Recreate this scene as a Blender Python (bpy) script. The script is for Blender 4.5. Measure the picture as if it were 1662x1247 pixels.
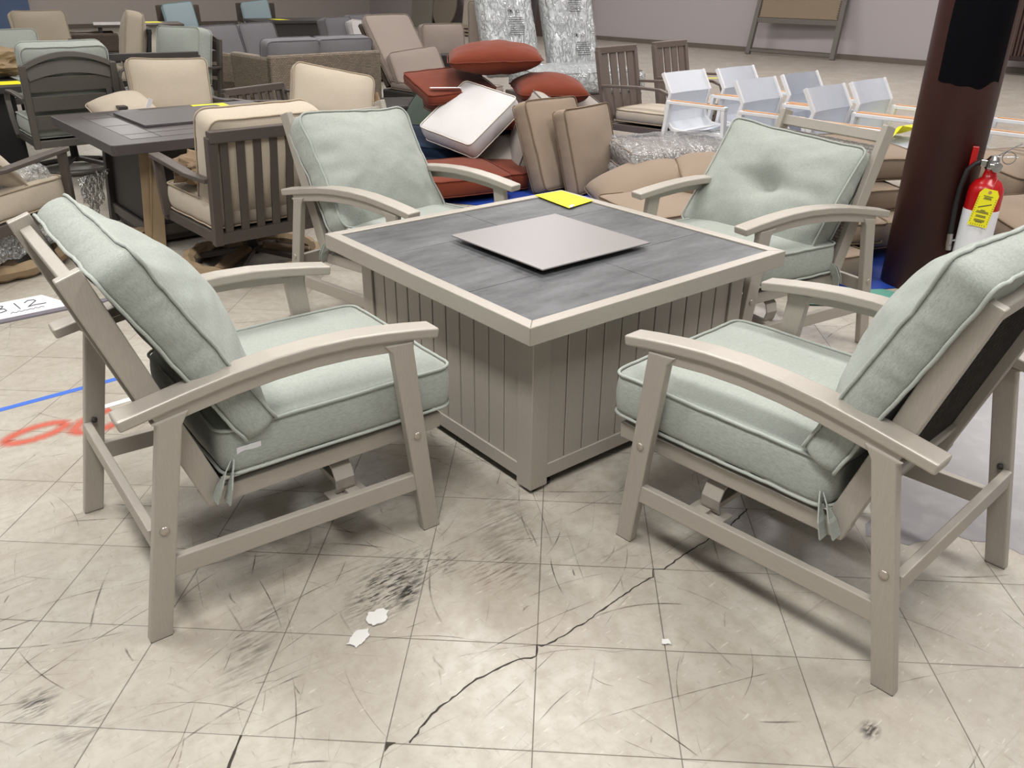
import bpy, bmesh, math, random
from mathutils import Vector, Matrix, noise
R = math.radians
S = bpy.context.scene
COL = S.collection
for o in list(bpy.data.objects): bpy.data.objects.remove(o)

# ------------------------------------------------------------------ camera
cam_d = bpy.data.cameras.new('camera'); cam = bpy.data.objects.new('camera', cam_d); COL.objects.link(cam)
cr = Vector((0.77627792, -0.63033479, 0.00840466)); cd = Vector((-0.27012553, -0.34465569, -0.89902428)); cf = Vector((0.569583, 0.69562238, -0.43781812))
m = Matrix((cr, -cd, -cf)).transposed().to_4x4(); m.translation = Vector((-1.89233, -2.11073, 1.4281))
cam.matrix_world = m
cam_d.sensor_width = 36; cam_d.lens = 36 * 1350.83 / 1662; cam_d.clip_end = 200; cam_d.clip_start = .02
S.camera = cam

# ------------------------------------------------------------------ world, view, lights
w = bpy.data.worlds.new('world'); S.world = w; w.use_nodes = True
bg = w.node_tree.nodes['Background']; bg.inputs[0].default_value = (1, .98, .96, 1); bg.inputs[1].default_value = .30
S.view_settings.view_transform = 'Standard'; S.view_settings.look = 'None'; S.view_settings.exposure = -0.07; S.view_settings.gamma = 1
S.cycles.use_denoising = True
S.cycles.max_bounces = 6; S.cycles.transparent_max_bounces = 16
S.cycles.sample_clamp_indirect = 4
CEIL = 4.3
LAMPS = [(-2.2, -2.0, 145), (-2.2, 1.6, 125), (1.6, -2.2, 105), (1.7, 2.2, 135), (5.6, -1.5, 85), (5.6, 2.4, 85),
         (1.7, 6.4, 60), (-2.2, 6.4, 45), (5.6, 6.8, 75), (10.5, 1.0, 135), (10.5, 6.0, 135), (10.5, 12, 130), (4, 12.5, 70), (-1, 14, 110), (4, 20, 190), (10.5, 19, 110)]

# ------------------------------------------------------------------ node helper and materials
def newmat(name):
    mt = bpy.data.materials.new(name); mt.use_nodes = True
    return mt, mt.node_tree, mt.node_tree.nodes['Principled BSDF']
def nd(t, kind, **kw):
    n = t.nodes.new(kind)
    for k, v in kw.items():
        if k.startswith('i_'):
            key = k[2:]
            n.inputs[int(key) if key.isdigit() else key].default_value = v
        else: setattr(n, k, v)
    return n
def lk(t, a, b): t.links.new(a, b)
def mth(t, op, a, b=None, c=None, clamp=False):
    n = t.nodes.new('ShaderNodeMath'); n.operation = op; n.use_clamp = clamp
    for i, v in enumerate((a, b, c)):
        if v is None: continue
        if isinstance(v, (int, float)): n.inputs[i].default_value = v
        else: t.links.new(v, n.inputs[i])
    return n.outputs[0]
def mix(t, fac, a, b, mode='MIX'):
    n = t.nodes.new('ShaderNodeMix'); n.data_type = 'RGBA'; n.blend_type = mode
    for i, v in ((0, fac), (6, a), (7, b)):
        if isinstance(v, (int, float)): n.inputs[i].default_value = v
        elif isinstance(v, tuple): n.inputs[i].default_value = v if len(v) == 4 else (*v, 1)
        else: t.links.new(v, n.inputs[i])
    return n.outputs[2]
def ramp(t, v, lo, hi):
    n = t.nodes.new('ShaderNodeMapRange'); n.inputs[1].default_value = lo; n.inputs[2].default_value = hi
    t.links.new(v, n.inputs[0]); return n.outputs[0]
def objc(t, scale=(1, 1, 1), rot=(0, 0, 0), loc=(0, 0, 0)):
    c = t.nodes.new('ShaderNodeTexCoord'); mp = t.nodes.new('ShaderNodeMapping')
    mp.inputs['Scale'].default_value = scale; mp.inputs['Rotation'].default_value = rot; mp.inputs['Location'].default_value = loc
    t.links.new(c.outputs['Object'], mp.inputs[0]); return mp.outputs[0]
def noi(t, vec, scale=1, detail=2, rough=.5):
    n = t.nodes.new('ShaderNodeTexNoise'); n.inputs['Scale'].default_value = scale; n.inputs['Detail'].default_value = detail
    n.inputs['Roughness'].default_value = rough; t.links.new(vec, n.inputs['Vector']); return n.outputs[0]
def bump(t, p, h, strength=.3, dist=.002):
    b = t.nodes.new('ShaderNodeBump'); b.inputs['Strength'].default_value = strength; b.inputs['Distance'].default_value = dist
    t.links.new(h, b.inputs['Height']); t.links.new(b.outputs[0], p.inputs['Normal'])
def lin(h):
    h = h.lstrip('#'); o = []
    for i in (0, 2, 4):
        c = int(h[i:i+2], 16) / 255; o.append(c / 12.92 if c <= .04045 else ((c + .055) / 1.055) ** 2.4)
    return (*o, 1)
def dk(c, k): return (c[0] * k, c[1] * k, c[2] * k, 1)
MATS = {}
def plain(name, hexc, rough=.5, metal=0, spec=.5, var=.08, scale=14):
    if name in MATS: return MATS[name]
    mt, t, p = newmat(name); c = lin(hexc)
    n = noi(t, objc(t), scale, 4)
    lk(t, mix(t, n, dk(c, 1 - var), dk(c, 1 + var)), p.inputs['Base Color'])
    p.inputs['Roughness'].default_value = rough; p.inputs['Metallic'].default_value = metal; p.inputs['Specular IOR Level'].default_value = spec
    MATS[name] = mt; return mt
def fabric(name, hexc, var=.16, bum=.25):
    mt, t, p = newmat(name); c = lin(hexc)
    a = noi(t, objc(t, (700, 70, 200)), 1, 2); b = noi(t, objc(t, (70, 700, 200)), 1, 2); g = noi(t, objc(t), 9, 3)
    s = mth(t, 'ADD', mth(t, 'MULTIPLY', a, .5), mth(t, 'MULTIPLY', b, .5))
    col = mix(t, ramp(t, s, .36, .64), dk(c, 1 - var), dk(c, 1 + var))
    col = mix(t, mth(t, 'MULTIPLY', g, .25), col, dk(c, .82))
    lk(t, col, p.inputs['Base Color']); p.inputs['Roughness'].default_value = .92; p.inputs['Specular IOR Level'].default_value = .15
    p.inputs['Sheen Weight'].default_value = .12
    bump(t, p, s, bum, .0015); MATS[name] = mt; return mt
def brushed(name, hexc, axis, var=.06, rough=.42, metal=.2):
    mt, t, p = newmat(name); c = lin(hexc)
    sc = {'x': (40, 900, 900), 'y': (900, 40, 900), 'z': (900, 900, 40)}[axis]
    a = noi(t, objc(t, sc), 1, 2); g = noi(t, objc(t), 5, 2)
    col = mix(t, ramp(t, a, .33, .67), dk(c, 1 - var), dk(c, 1 + var)); col = mix(t, mth(t, 'MULTIPLY', g, .2), col, dk(c, .8))
    lk(t, col, p.inputs['Base Color']); p.inputs['Roughness'].default_value = rough; p.inputs['Metallic'].default_value = metal
    bump(t, p, a, .15, .0006); MATS[name] = mt; return mt
def wicker(name, hexc, mode='yz', scale=60, dark=.25):
    mt, t, p = newmat(name); c = lin(hexc)
    tc = nd(t, 'ShaderNodeTexCoord'); sp = nd(t, 'ShaderNodeSeparateXYZ'); lk(t, tc.outputs['Object'], sp.inputs[0]); cb = nd(t, 'ShaderNodeCombineXYZ')
    X, Y, Z = sp.outputs
    if mode == 'yz': lk(t, Y, cb.inputs[0]); lk(t, Z, cb.inputs[1])
    elif mode == 'xy': lk(t, Y, cb.inputs[0]); lk(t, X, cb.inputs[1])
    else: lk(t, mth(t, 'ADD', X, Y), cb.inputs[0]); lk(t, Z, cb.inputs[1])
    b = nd(t, 'ShaderNodeTexBrick', offset=.5); b.inputs['Scale'].default_value = scale; b.inputs['Mortar Size'].default_value = .09; b.inputs['Mortar Smooth'].default_value = .8
    b.inputs['Brick Width'].default_value = 1.0; b.inputs['Row Height'].default_value = .5
    lk(t, cb.outputs[0], b.inputs['Vector'])
    b.inputs['Color1'].default_value = dk(c, 1.15); b.inputs['Color2'].default_value = dk(c, .8); b.inputs['Mortar'].default_value = dk(c, dark)
    lk(t, b.outputs['Color'], p.inputs['Base Color']); p.inputs['Roughness'].default_value = .55
    bump(t, p, mth(t, 'SUBTRACT', 1, b.outputs['Fac']), .45, .003); MATS[name] = mt; return mt
def film(name, tint=(.93, .95, .97, 1), dens=.22, scale=14):
    mt, t, p = newmat(name); out = t.nodes['Material Output']; t.nodes.remove(p)
    tr = nd(t, 'ShaderNodeBsdfTransparent'); tr.inputs[0].default_value = tint
    gl = nd(t, 'ShaderNodeBsdfGlossy'); gl.inputs['Roughness'].default_value = .18; gl.inputs[0].default_value = (1, 1, 1, 1)
    df = nd(t, 'ShaderNodeBsdfDiffuse'); df.inputs[0].default_value = (.93, .95, .95, 1)
    n1 = noi(t, objc(t, (1.0, .30, 1.0)), scale * 1.1, 3, .55); n2 = noi(t, objc(t, (1.0, .45, .8), (0, 0, .35)), scale * 2.3, 3, .6)
    rid = lambda q, k: mth(t, 'POWER', mth(t, 'SUBTRACT', 1, mth(t, 'ABSOLUTE', mth(t, 'MULTIPLY_ADD', q, 2 * k, -k), None, None, True)), 3)
    h = mth(t, 'ADD', rid(n1, 4), mth(t, 'MULTIPLY', rid(n2, 4), .6))
    b = nd(t, 'ShaderNodeBump'); b.inputs['Strength'].default_value = 1; b.inputs['Distance'].default_value = .02; lk(t, h, b.inputs['Height'])
    for q in (gl, df): lk(t, b.outputs[0], q.inputs['Normal'])
    m1 = nd(t, 'ShaderNodeMixShader'); m1.inputs[0].default_value = dens; lk(t, tr.outputs[0], m1.inputs[1]); lk(t, df.outputs[0], m1.inputs[2])
    lw = nd(t, 'ShaderNodeLayerWeight'); lw.inputs[0].default_value = .35; lk(t, b.outputs[0], lw.inputs['Normal'])
    m2 = nd(t, 'ShaderNodeMixShader'); lk(t, mth(t, 'MULTIPLY_ADD', lw.outputs['Fresnel'], .7, .04, True), m2.inputs[0]); lk(t, m1.outputs[0], m2.inputs[1]); lk(t, gl.outputs[0], m2.inputs[2])
    lk(t, m2.outputs[0], out.inputs[0]); MATS[name] = mt; return mt
def emis(name, col, st):
    mt, t, p = newmat(name); p.inputs['Base Color'].default_value = col; p.inputs['Emission Color'].default_value = col; p.inputs['Emission Strength'].default_value = st
    MATS[name] = mt; return mt

SAGE = '#A1A69F'
sage = fabric('sage_fabric', SAGE); sage_p = fabric('sage_piping', '#A8ADA6', .1)
GR = '#ACA59B'
fv = brushed('frame_v', GR, 'z'); fh = brushed('frame_h', GR, 'x'); fy = brushed('frame_y', GR, 'y')
wk_back = wicker('black_wicker_back', '#B4ADA8', 'yz', 40, .5); wk_seat = wicker('black_wicker_seat', '#2E2C2B', 'xy', 62)
dkm = plain('dark_metal', '#5A524D', .45, .3); dkm2 = plain('charcoal_metal', '#3C3836', .5, .2)
black = plain('black_rubber', '#141414', .6)
beige = fabric('beige_fabric', '#B9AD9C', .08); beige_p = plain('beige_piping', '#A99A84', .9)
tan = fabric('tan_fabric', '#928170', .07); tan_p = plain('tan_piping', '#6E5B45', .9)
taupe = fabric('taupe_fabric', '#9A8D84', .08); taupe_p = plain('taupe_piping', '#8A7D72', .9)
rust = fabric('rust_fabric', '#723625', .1); rust_p = plain('rust_piping', '#6E2F1E', .9)
white_f = fabric('white_fabric', '#CCC9C9', .03); white_p = plain('white_piping', '#D8D0C6', .9)
pale = fabric('pale_fabric', '#C2C9C7', .05); lgray = fabric('light_gray_fabric', '#A59D96', .08); lgray_p = plain('light_gray_piping', '#6F6964', .9)
gray = fabric('gray_fabric', '#767477', .1); gray_p = plain('gray_piping', '#68656B', .9)
blue_f = fabric('sky_fabric', '#A6B8BF', .08); blue_p = plain('sky_piping', '#7899A1', .9)
navy = fabric('navy_fabric', '#24344C', .08); navy_p = plain('navy_piping', '#1B2738', .9)
dgreen = fabric('dark_green_fabric', '#46534A', .1); dgreen_p = plain('dark_green_piping', '#37433B', .9)
FAB = {'sage': (sage, sage_p), 'beige': (beige, beige_p), 'tan': (tan, tan_p), 'taupe': (taupe, taupe_p), 'rust': (rust, rust_p), 'white': (white_f, white_p),
       'lgray': (lgray, lgray_p), 'pale': (pale, lgray_p), 'gray': (gray, gray_p), 'blue': (blue_f, blue_p), 'navy': (navy, navy_p), 'dgreen': (dgreen, dgreen_p)}
wk_gray = wicker('taupe_wicker', '#857868', 'v', 34, .3); wk_brown = wicker('brown_wicker', '#57493F', 'v', 34, .3); wk_dark = wicker('dark_wicker', '#35312F', 'v', 30, .4)
kraft = plain('kraft_paper', '#958064', .85, var=.15, scale=8); kraft2 = plain('kraft_dark', '#7C6750', .85, var=.2, scale=10)
yel = plain('yellow_card', '#F2EA22', .7, var=.03); paper = plain('white_paper', '#E8E8EC', .8, var=.03); ink = plain('ink', '#3A3A3C', .8)
film_c = film('clear_film', dens=.24, scale=8); film_b = film('bag_film', dens=.42, scale=7); film_t = film('flat_film', (.97, .95, .94, 1), .3, 11)
steel = plain('chrome', '#C8C8C8', .2, 1); wht = plain('white_powder', '#DCDCDE', .4); sling = plain('white_sling', '#D9DDE4', .55, var=.03)
teak = plain('teak', '#C09064', .55, var=.15); brown_w = plain('brown_slat', '#6B5F58', .5, .1)
blue_tarp = plain('blue_tarp', '#1F3E93', .4, var=.15); teal = plain('teal_tarp', '#5E9C8C', .5)

# ------------------------------------------------------------------ geometry helpers
def link(name, bm, mt, parent=None, bevel=0, smooth=False, seg=2):
    me = bpy.data.meshes.new(name); bmesh.ops.recalc_face_normals(bm, faces=bm.faces); bm.to_mesh(me); bm.free()
    o = bpy.data.objects.new(name, me); COL.objects.link(o)
    for q in (mt if isinstance(mt, (list, tuple)) else [mt]): me.materials.append(q)
    if smooth:
        for f in me.polygons: f.use_smooth = True
    if bevel:
        md = o.modifiers.new('b', 'BEVEL'); md.width = bevel; md.segments = seg; md.limit_method = 'ANGLE'; md.angle_limit = R(35)
    if parent is not None: o.parent = parent
    return o
def NB(): return bmesh.new()
def box(bm, c, s, rot=None):
    mt = Matrix.Translation(c) @ (rot.to_4x4() if rot is not None else Matrix.Identity(4)) @ Matrix.Diagonal((*s, 1))
    bmesh.ops.create_cube(bm, size=1, matrix=mt); return bm
def bar(bm, p0, p1, w_, h_, up=(0, 0, 1)):
    p0, p1 = Vector(p0), Vector(p1); d = p1 - p0; L = d.length; d.normalize(); u = Vector(up); s = d.cross(u).normalized(); u = s.cross(d)
    box(bm, (p0 + p1) / 2, (L, w_, h_), Matrix((d, s, u)).transposed()); return bm
def prism(bm, pts, y0, y1, axis='y'):
    f = (lambda p, q: (p[0], q, p[1])) if axis == 'y' else ((lambda p, q: (p[0], p[1], q)) if axis == 'z' else (lambda p, q: (q, p[0], p[1])))
    a = [bm.verts.new(f(p, y0)) for p in pts]; b = [bm.verts.new(f(p, y1)) for p in pts]; n = len(pts)
    bm.faces.new(a); bm.faces.new(b[::-1])
    for i in range(n): bm.faces.new((a[i], a[(i+1) % n], b[(i+1) % n], b[i]))
    return bm
def sweep(bm, pts, w_, h_, side=(0, 1, 0)):
    """rectangular section along a polyline; side = direction of the width"""
    sd = Vector(side).normalized(); P = [Vector(p) for p in pts]; rings = []
    ws = w_ if isinstance(w_, (list, tuple)) else [w_] * len(P)
    for i, p in enumerate(P):
        d = (P[min(i+1, len(P)-1)] - P[max(i-1, 0)]).normalized(); u = d.cross(sd).normalized(); s2 = sd
        rings.append([bm.verts.new(p + s2 * a * ws[i] / 2 + u * b * h_ / 2) for a, b in ((-1, -1), (1, -1), (1, 1), (-1, 1))])
    for i in range(len(P) - 1):
        for k in range(4): bm.faces.new((rings[i][k], rings[i][(k+1) % 4], rings[i+1][(k+1) % 4], rings[i+1][k]))
    bm.faces.new(rings[0]); bm.faces.new(rings[-1][::-1]); return bm
def tube(bm, pts, r, n=8, closed=False, flat=1):
    P = [Vector(p) for p in pts]; rings = []; prev = None; N = len(P)
    for i, p in enumerate(P):
        d = (P[(i+1) % N] - P[i-1]) if closed else (P[min(i+1, N-1)] - P[max(i-1, 0)])
        d = d.normalized() if d.length > 1e-9 else Vector((0, 0, 1))
        if prev is None: a = d.orthogonal().normalized()
        else: a = (prev - d * prev.dot(d)); a = a.normalized() if a.length > 1e-6 else d.orthogonal().normalized()
        prev = a; b = d.cross(a)
        rr = r[i] if isinstance(r, (list, tuple)) else r
        rings.append([bm.verts.new(p + (a * math.cos(2*math.pi*k/n) + b * math.sin(2*math.pi*k/n) * flat) * rr) for k in range(n)])
    for i in range(N if closed else N - 1):
        A, B = rings[i], rings[(i+1) % N]
        for k in range(n): bm.faces.new((A[k], A[(k+1) % n], B[(k+1) % n], B[k]))
    if not closed: bm.faces.new(rings[0]); bm.faces.new(rings[-1][::-1])
    return bm
def lathe(bm, prof, n=32, c=(0, 0, 0)):
    rings = [[bm.verts.new((c[0] + r*math.cos(2*math.pi*k/n), c[1] + r*math.sin(2*math.pi*k/n), c[2] + z)) for k in range(n)] for r, z in prof]
    for i in range(len(prof) - 1):
        for k in range(n): bm.faces.new((rings[i][k], rings[i][(k+1) % n], rings[i+1][(k+1) % n], rings[i+1][k]))
    bm.faces.new(rings[0][::-1]); bm.faces.new(rings[-1]); return bm
def tag(o, label, cat, group=None, kind=None):
    if label: o['label'] = label
    if cat: o['category'] = cat
    if group: o['group'] = group
    if kind: o['kind'] = kind
    return o
def root(name, label, cat, loc=(0, 0, 0), rz=0, group=None):
    o = bpy.data.objects.new(name, None); COL.objects.link(o); o.empty_display_size = .1
    o.location = loc; o.rotation_euler = (0, 0, rz); return tag(o, label, cat, group)
def struct(name, bm, mt, **k):
    o = link(name, bm, mt, **k); o['kind'] = 'structure'; return o
def copy_tree(o, parent=None):
    c = o.copy(); COL.objects.link(c); c.parent = parent
    for ch in [q for q in bpy.data.objects if q.parent == o]: copy_tree(ch, c)
    return c
def pose(o, c, wv, hv):
    a = Vector(wv).normalized(); b = Vector(hv); b = (b - a * b.dot(a)).normalized(); n = a.cross(b)
    mt = Matrix((a, b, n)).transposed().to_4x4(); mt.translation = Vector(c); o.matrix_world = mt; return o
def at(c, yaw, pitch=0, roll=0):
    """local frame of an upright cushion: width along local y of heading, height up, normal along heading; pitch leans it backwards"""
    h = Vector((math.cos(yaw), math.sin(yaw), 0)); up = Vector((0, 0, 1)); wv = up.cross(h)
    hv = up * math.cos(pitch) - h * math.sin(pitch)
    q = Matrix.Rotation(roll, 3, wv.cross(hv)); return c, q @ wv, q @ hv

# ------------------------------------------------------------------ cushions
def rsq(u, v, W, H, r):
    x, y = u * W / 2, v * H / 2
    ax, ay = abs(x) - (W/2 - r), abs(y) - (H/2 - r)
    if ax > 0 and ay > 0:
        a, b = ax / r, ay / r
        x = math.copysign(W/2 - r + a * math.sqrt(1 - b*b/2) * r, x); y = math.copysign(H/2 - r + b * math.sqrt(1 - a*a/2) * r, y)
    return x, y
def cushion(name, fab, W, H, T, puff=.03, puffb=None, seed=1, r=.045, pinch=0, wr=.003, bulge=.012, dimple=0, bend=0, n=30, pipe=.0045, knife=False, skew=0, sag=0, crease=0, pr=3):
    if puffb is None: puffb = puff
    bm = NB(); off = Vector((seed * 7.3, seed * 3.1, seed))
    def warp(p):
        x, y, z = p
        q = noise.noise(Vector((x * 9, y * 9, z * 9)) + off) * wr + noise.noise(Vector((x * 24, y * 24, z * 24)) + off) * wr * .45
        z += q + bend * ((y / (H/2)) ** 2) + skew * x * y
        if sag: z -= sag * max(0, 1 - (x / (W/2)) ** 2) * max(0, 1 - (y / (H/2)) ** 2)
        return Vector((x + q * .6, y + q * .6, z))
    def top(u, v, sgn, pf):
        x, y = rsq(u, v, W, H, r)
        x *= 1 - pinch * (1 - v*v); y *= 1 - pinch * (1 - u*u)
        if knife: z = T/2 * (max(0, (1 - abs(u) ** 2.2)) * max(0, (1 - abs(v) ** 2.2))) ** .42 + pf * (1-u*u)*(1-v*v)
        else: z = T/2 + pf * (1 - abs(u) ** pr) * (1 - abs(v) ** pr)
        e = max(abs(u), abs(v))
        if crease and sgn > 0:
            ang = math.atan2(v, u); z += crease * math.sin(ang * 9 + seed) * noise.noise(Vector((u*2.2, v*2.2, seed))) * (e ** 2) * (1 - e ** 8)
        if dimple and sgn > 0:
            d2 = (x*x + (y*1.15)**2); z -= dimple * (math.exp(-d2 / .005) + .75 * math.exp(-d2 / .03))
            z -= dimple * .35 * math.exp(-y*y / .0009) * math.exp(-x*x / .03)
        return Vector((x, y, z * sgn))
    grid = {}
    for sgn, pf in ((1, puff), (-1, puffb)):
        for i in range(n + 1):
            for j in range(n + 1):
                grid[sgn, i, j] = bm.verts.new(warp(top(-1 + 2*i/n, -1 + 2*j/n, sgn, pf)))
        for i in range(n):
            for j in range(n): bm.faces.new([grid[sgn, a, b] for a, b in ((i, j), (i+1, j), (i+1, j+1), (i, j+1))])
    per = [(i, 0) for i in range(n)] + [(n, j) for j in range(n)] + [(n - i, n) for i in range(n)] + [(0, n - j) for j in range(n)]
    ks = 4 if not knife else 1; prev = [grid[-1, a, b] for a, b in per]
    for k in range(1, ks + 1):
        if k == ks: cur = [grid[1, a, b] for a, b in per]
        else:
            cur = []
            for idx, (a, b) in enumerate(per):
                p0, p1 = grid[-1, a, b].co, grid[1, a, b].co; s = k / ks; p = p0.lerp(p1, s); o_ = Vector((p.x, p.y, 0)).normalized()
                p = p + o_ * (bulge * math.sin(math.pi * s) + noise.noise(Vector((idx * .9, seed, k * .3))) * wr * 1.1); cur.append(bm.verts.new(p))
        for q in range(len(per)): bm.faces.new((prev[q], prev[(q+1) % len(per)], cur[(q+1) % len(per)], cur[q]))
        prev = cur
    loops = [[grid[s, a, b].co.copy() for a, b in per] for s in ((1, -1) if not knife else (1,))]
    if knife: bmesh.ops.remove_doubles(bm, verts=bm.verts, dist=.0004)
    o = link(name, bm, FAB[fab][0], smooth=True)
    sub = o.modifiers.new('s', 'SUBSURF'); sub.levels = 1; sub.render_levels = 1
    if pipe:
        pb = NB()
        for L in loops:
            pts = []
            for p in L:
                o_ = Vector((p.x, p.y, 0)).normalized(); pts.append(p + o_ * pipe * .5)
            pp = []
            for i in range(len(pts)):
                if not pp or (pts[i] - pp[-1]).length > .004: pp.append(pts[i])
            tube(pb, pp, pipe, 6, True)
        link('piping', pb, FAB[fab][1], o, smooth=True)
    return o
def cush(name, fab, label, cat, P, group=None, **k):
    o = cushion(name, fab, **k); tag(o, label, cat, group); return pose(o, *P)

# ------------------------------------------------------------------ the setting
def floor_mat():
    mt, t, p = newmat('vinyl_tile')
    T = .3048; A = -0.7394
    tc = nd(t, 'ShaderNodeTexCoord'); mp = nd(t, 'ShaderNodeMapping', vector_type='TEXTURE')
    mp.inputs['Location'].default_value = (-.8832, -.9814, 0); mp.inputs['Rotation'].default_value = (0, 0, A); mp.inputs['Scale'].default_value = (T, T, 1)
    lk(t, tc.outputs['Object'], mp.inputs[0]); v = mp.outputs[0]
    sp = nd(t, 'ShaderNodeSeparateXYZ'); lk(t, v, sp.inputs[0]); X, Y, _ = sp.outputs
    base = lin('#B9B4A9')
    fx, fy_ = mth(t, 'FLOOR', X), mth(t, 'FLOOR', Y); cb = nd(t, 'ShaderNodeCombineXYZ'); lk(t, fx, cb.inputs[0]); lk(t, fy_, cb.inputs[1])
    wn = nd(t, 'ShaderNodeTexWhiteNoise'); lk(t, cb.outputs[0], wn.inputs[0])
    O = tc.outputs['Object']
    mott = noi(t, O, 3.2, 6, .62); fine = noi(t, O, 26, 5, .65)
    col = mix(t, wn.outputs[0], dk(base, .93), dk(base, 1.05))
    col = mix(t, ramp(t, mott, .35, .7), col, dk(lin('#A49B8F'), 1))
    col = mix(t, mth(t, 'MULTIPLY', ramp(t, fine, .42, .72), .5), col, dk(lin('#94897A'), 1))
    # short flecks pressed into the tile, turned by tile
    fl = noi(t, objc(t, (120, 28, 1), (0, 0, A)), 1, 2); col = mix(t, mth(t, 'MULTIPLY', ramp(t, fl, .64, .72), .3), col, lin('#857A6C'))
    fl = noi(t, objc(t, (26, 110, 1), (0, 0, A + .3)), 1, 2); col = mix(t, mth(t, 'MULTIPLY', ramp(t, fl, .66, .73), .4), col, lin('#D6D0C4'))
    # long scratches in several directions
    for k, (ang, a, b, thr, st) in enumerate([(.35, 1.6, 60, .71, .3), (1.2, 2.0, 75, .71, .3), (2.2, 1.5, 60, .71, .3), (2.85, 2.4, 90, .70, .3)]):
        s = noi(t, objc(t, (a, b, 1), (0, 0, ang), (k * 13.7, k * 5.1, 0)), 1, 3, .6)
        md = noi(t, objc(t, (1, 1, 1), (0, 0, 0), (k * 3.3, k, 0)), 1.3, 2)
        col = mix(t, mth(t, 'MULTIPLY', mth(t, 'MULTIPLY', ramp(t, s, thr - .06, thr), ramp(t, md, .38, .58)), st), col, lin('#6A6258'))
    # dirty traffic stain patches
    def stain(cx, cy, rx, ry, ang, colr, st, sa, sb, lo=.45, hi=.6):
        nonlocal col
        m2 = nd(t, 'ShaderNodeMapping', vector_type='TEXTURE'); m2.inputs['Location'].default_value = (cx, cy, 0); m2.inputs['Rotation'].default_value = (0, 0, ang); m2.inputs['Scale'].default_value = (rx, ry, 1)
        lk(t, O, m2.inputs[0]); ln = nd(t, 'ShaderNodeVectorMath', operation='LENGTH'); lk(t, m2.outputs[0], ln.inputs[0])
        mask = ramp(t, ln.outputs['Value'], 1, .35)
        s = noi(t, objc(t, (sa, sb, 1), (0, 0, -ang)), 1, 4, .65)
        f = mth(t, 'MULTIPLY', mth(t, 'MULTIPLY', mask, ramp(t, s, lo, hi)), st)
        col = mix(t, f, col, lin(colr))
    stain(-1.06, -.58, .17, .10, .6, '#2C2A27', .95, 22, 130, .47, .60)
    stain(-.93, -.56, .14, .09, -.4, '#2C2A27', .85, 25, 120, .50, .62)
    stain(-1.02, -.63, .08, .04, .7, '#201E1C', .95, 30, 100, .42, .55)
    stain(-.78, -.70, .12, .12, .9, '#5E4A3A', .7, 14, 110, .48, .62)
    stain(-.63, -.54, .22, .10, .9, '#5B5245', .55, 12, 90, .42, .65)
    stain(-1.857, -.439, .07, .05, .7, '#2C2A27', .9, 20, 130, .45, .6)
    stain(-1.79, -.56, .1, .06, .9, '#4A443C', .6, 16, 90, .45, .65)
    stain(-1.40, -.55, .2, .06, .75, '#4B463F', .7, 10, 70, .42, .62)
    stain(-.494, -1.614, .035, .025, .3, '#1E1C1A', .9, 30, 90, .4, .55)
    stain(-1.02, -.15, .5, .35, 0, '#8C8069', .28, 3, 5, .35, .65)
    stain(1.0, 2.2, 1.4, 1.4, 0, '#8A8074', .35, 3, 5, .35, .65)
    # red-brown spray paint
    s = noi(t, O, 9, 4)
    # tile seams
    def seam(c, wd):
        f = mth(t, 'FRACT', c); d = mth(t, 'MINIMUM', f, mth(t, 'SUBTRACT', 1, f)); return ramp(t, d, wd, wd * .4)
    wv = mth(t, 'MULTIPLY_ADD', noi(t, O, 2.0, 2), .010, .002)
    sx = nd(t, 'ShaderNodeMapRange'); sy = nd(t, 'ShaderNodeMapRange')
    outs = []
    for c, q in ((X, sx), (Y, sy)):
        f = mth(t, 'FRACT', c); d = mth(t, 'MINIMUM', f, mth(t, 'SUBTRACT', 1, f))
        lk(t, d, q.inputs[0]); lk(t, wv, q.inputs[1]); q.inputs[2].default_value = 0; outs.append(q.outputs[0])
    line = mth(t, 'MAXIMUM', *outs)
    col = mix(t, mth(t, 'MULTIPLY', line, .95, clamp=True), col, lin('#4B433A'))
    lk(t, col, p.inputs['Base Color'])
    lk(t, mth(t, 'MULTIPLY_ADD', fine, .3, .22), p.inputs['Roughness']); p.inputs['Specular IOR Level'].default_value = .45
    bump(t, p, mth(t, 'ADD', mth(t, 'MULTIPLY', noi(t, O, 1.6, 2), .6), mth(t, 'MULTIPLY', line, -.5)), .25, .004)
    return mt
bm = NB(); box(bm, (6, 11, -.05), (18.4, 32.4, .1)); struct('floor', bm, floor_mat())
wallm = plain('wall_paint', '#B5AEAE', .8, var=.03, scale=.5); wallm2 = plain('wall_paint_warm', '#BDB4AE', .8, var=.04, scale=.5)
bm = NB(); box(bm, (15.0, 11, 2.25), (.2, 32.4, 4.7)); struct('wall_right', bm, wallm)
bm = NB(); box(bm, (6, 26.8, 2.25), (18, .2, 4.7)); struct('wall_left', bm, wallm2)
bm = NB(); box(bm, (6, 11, CEIL + .25), (18.4, 32.4, .1)); struct('ceiling', bm, plain('ceiling_tile', '#D8D6D0', .9))
bm = NB(); box(bm, (14.885, 11, .05), (.03, 32, .1)); struct('baseboard_right', bm, plain('baseboard', '#6B6259', .7))
bm = NB(); box(bm, (6, 26.685, .06), (18, .03, .12)); struct('baseboard_left', bm, MATS['baseboard'])
bm = NB(); box(bm, (.4, 26.6, 1.2), (6.8, .12, 2.4)); struct('wall_partition', bm, plain('blue_paint', '#5E7396', .7, var=.15, scale=1.2))
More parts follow.
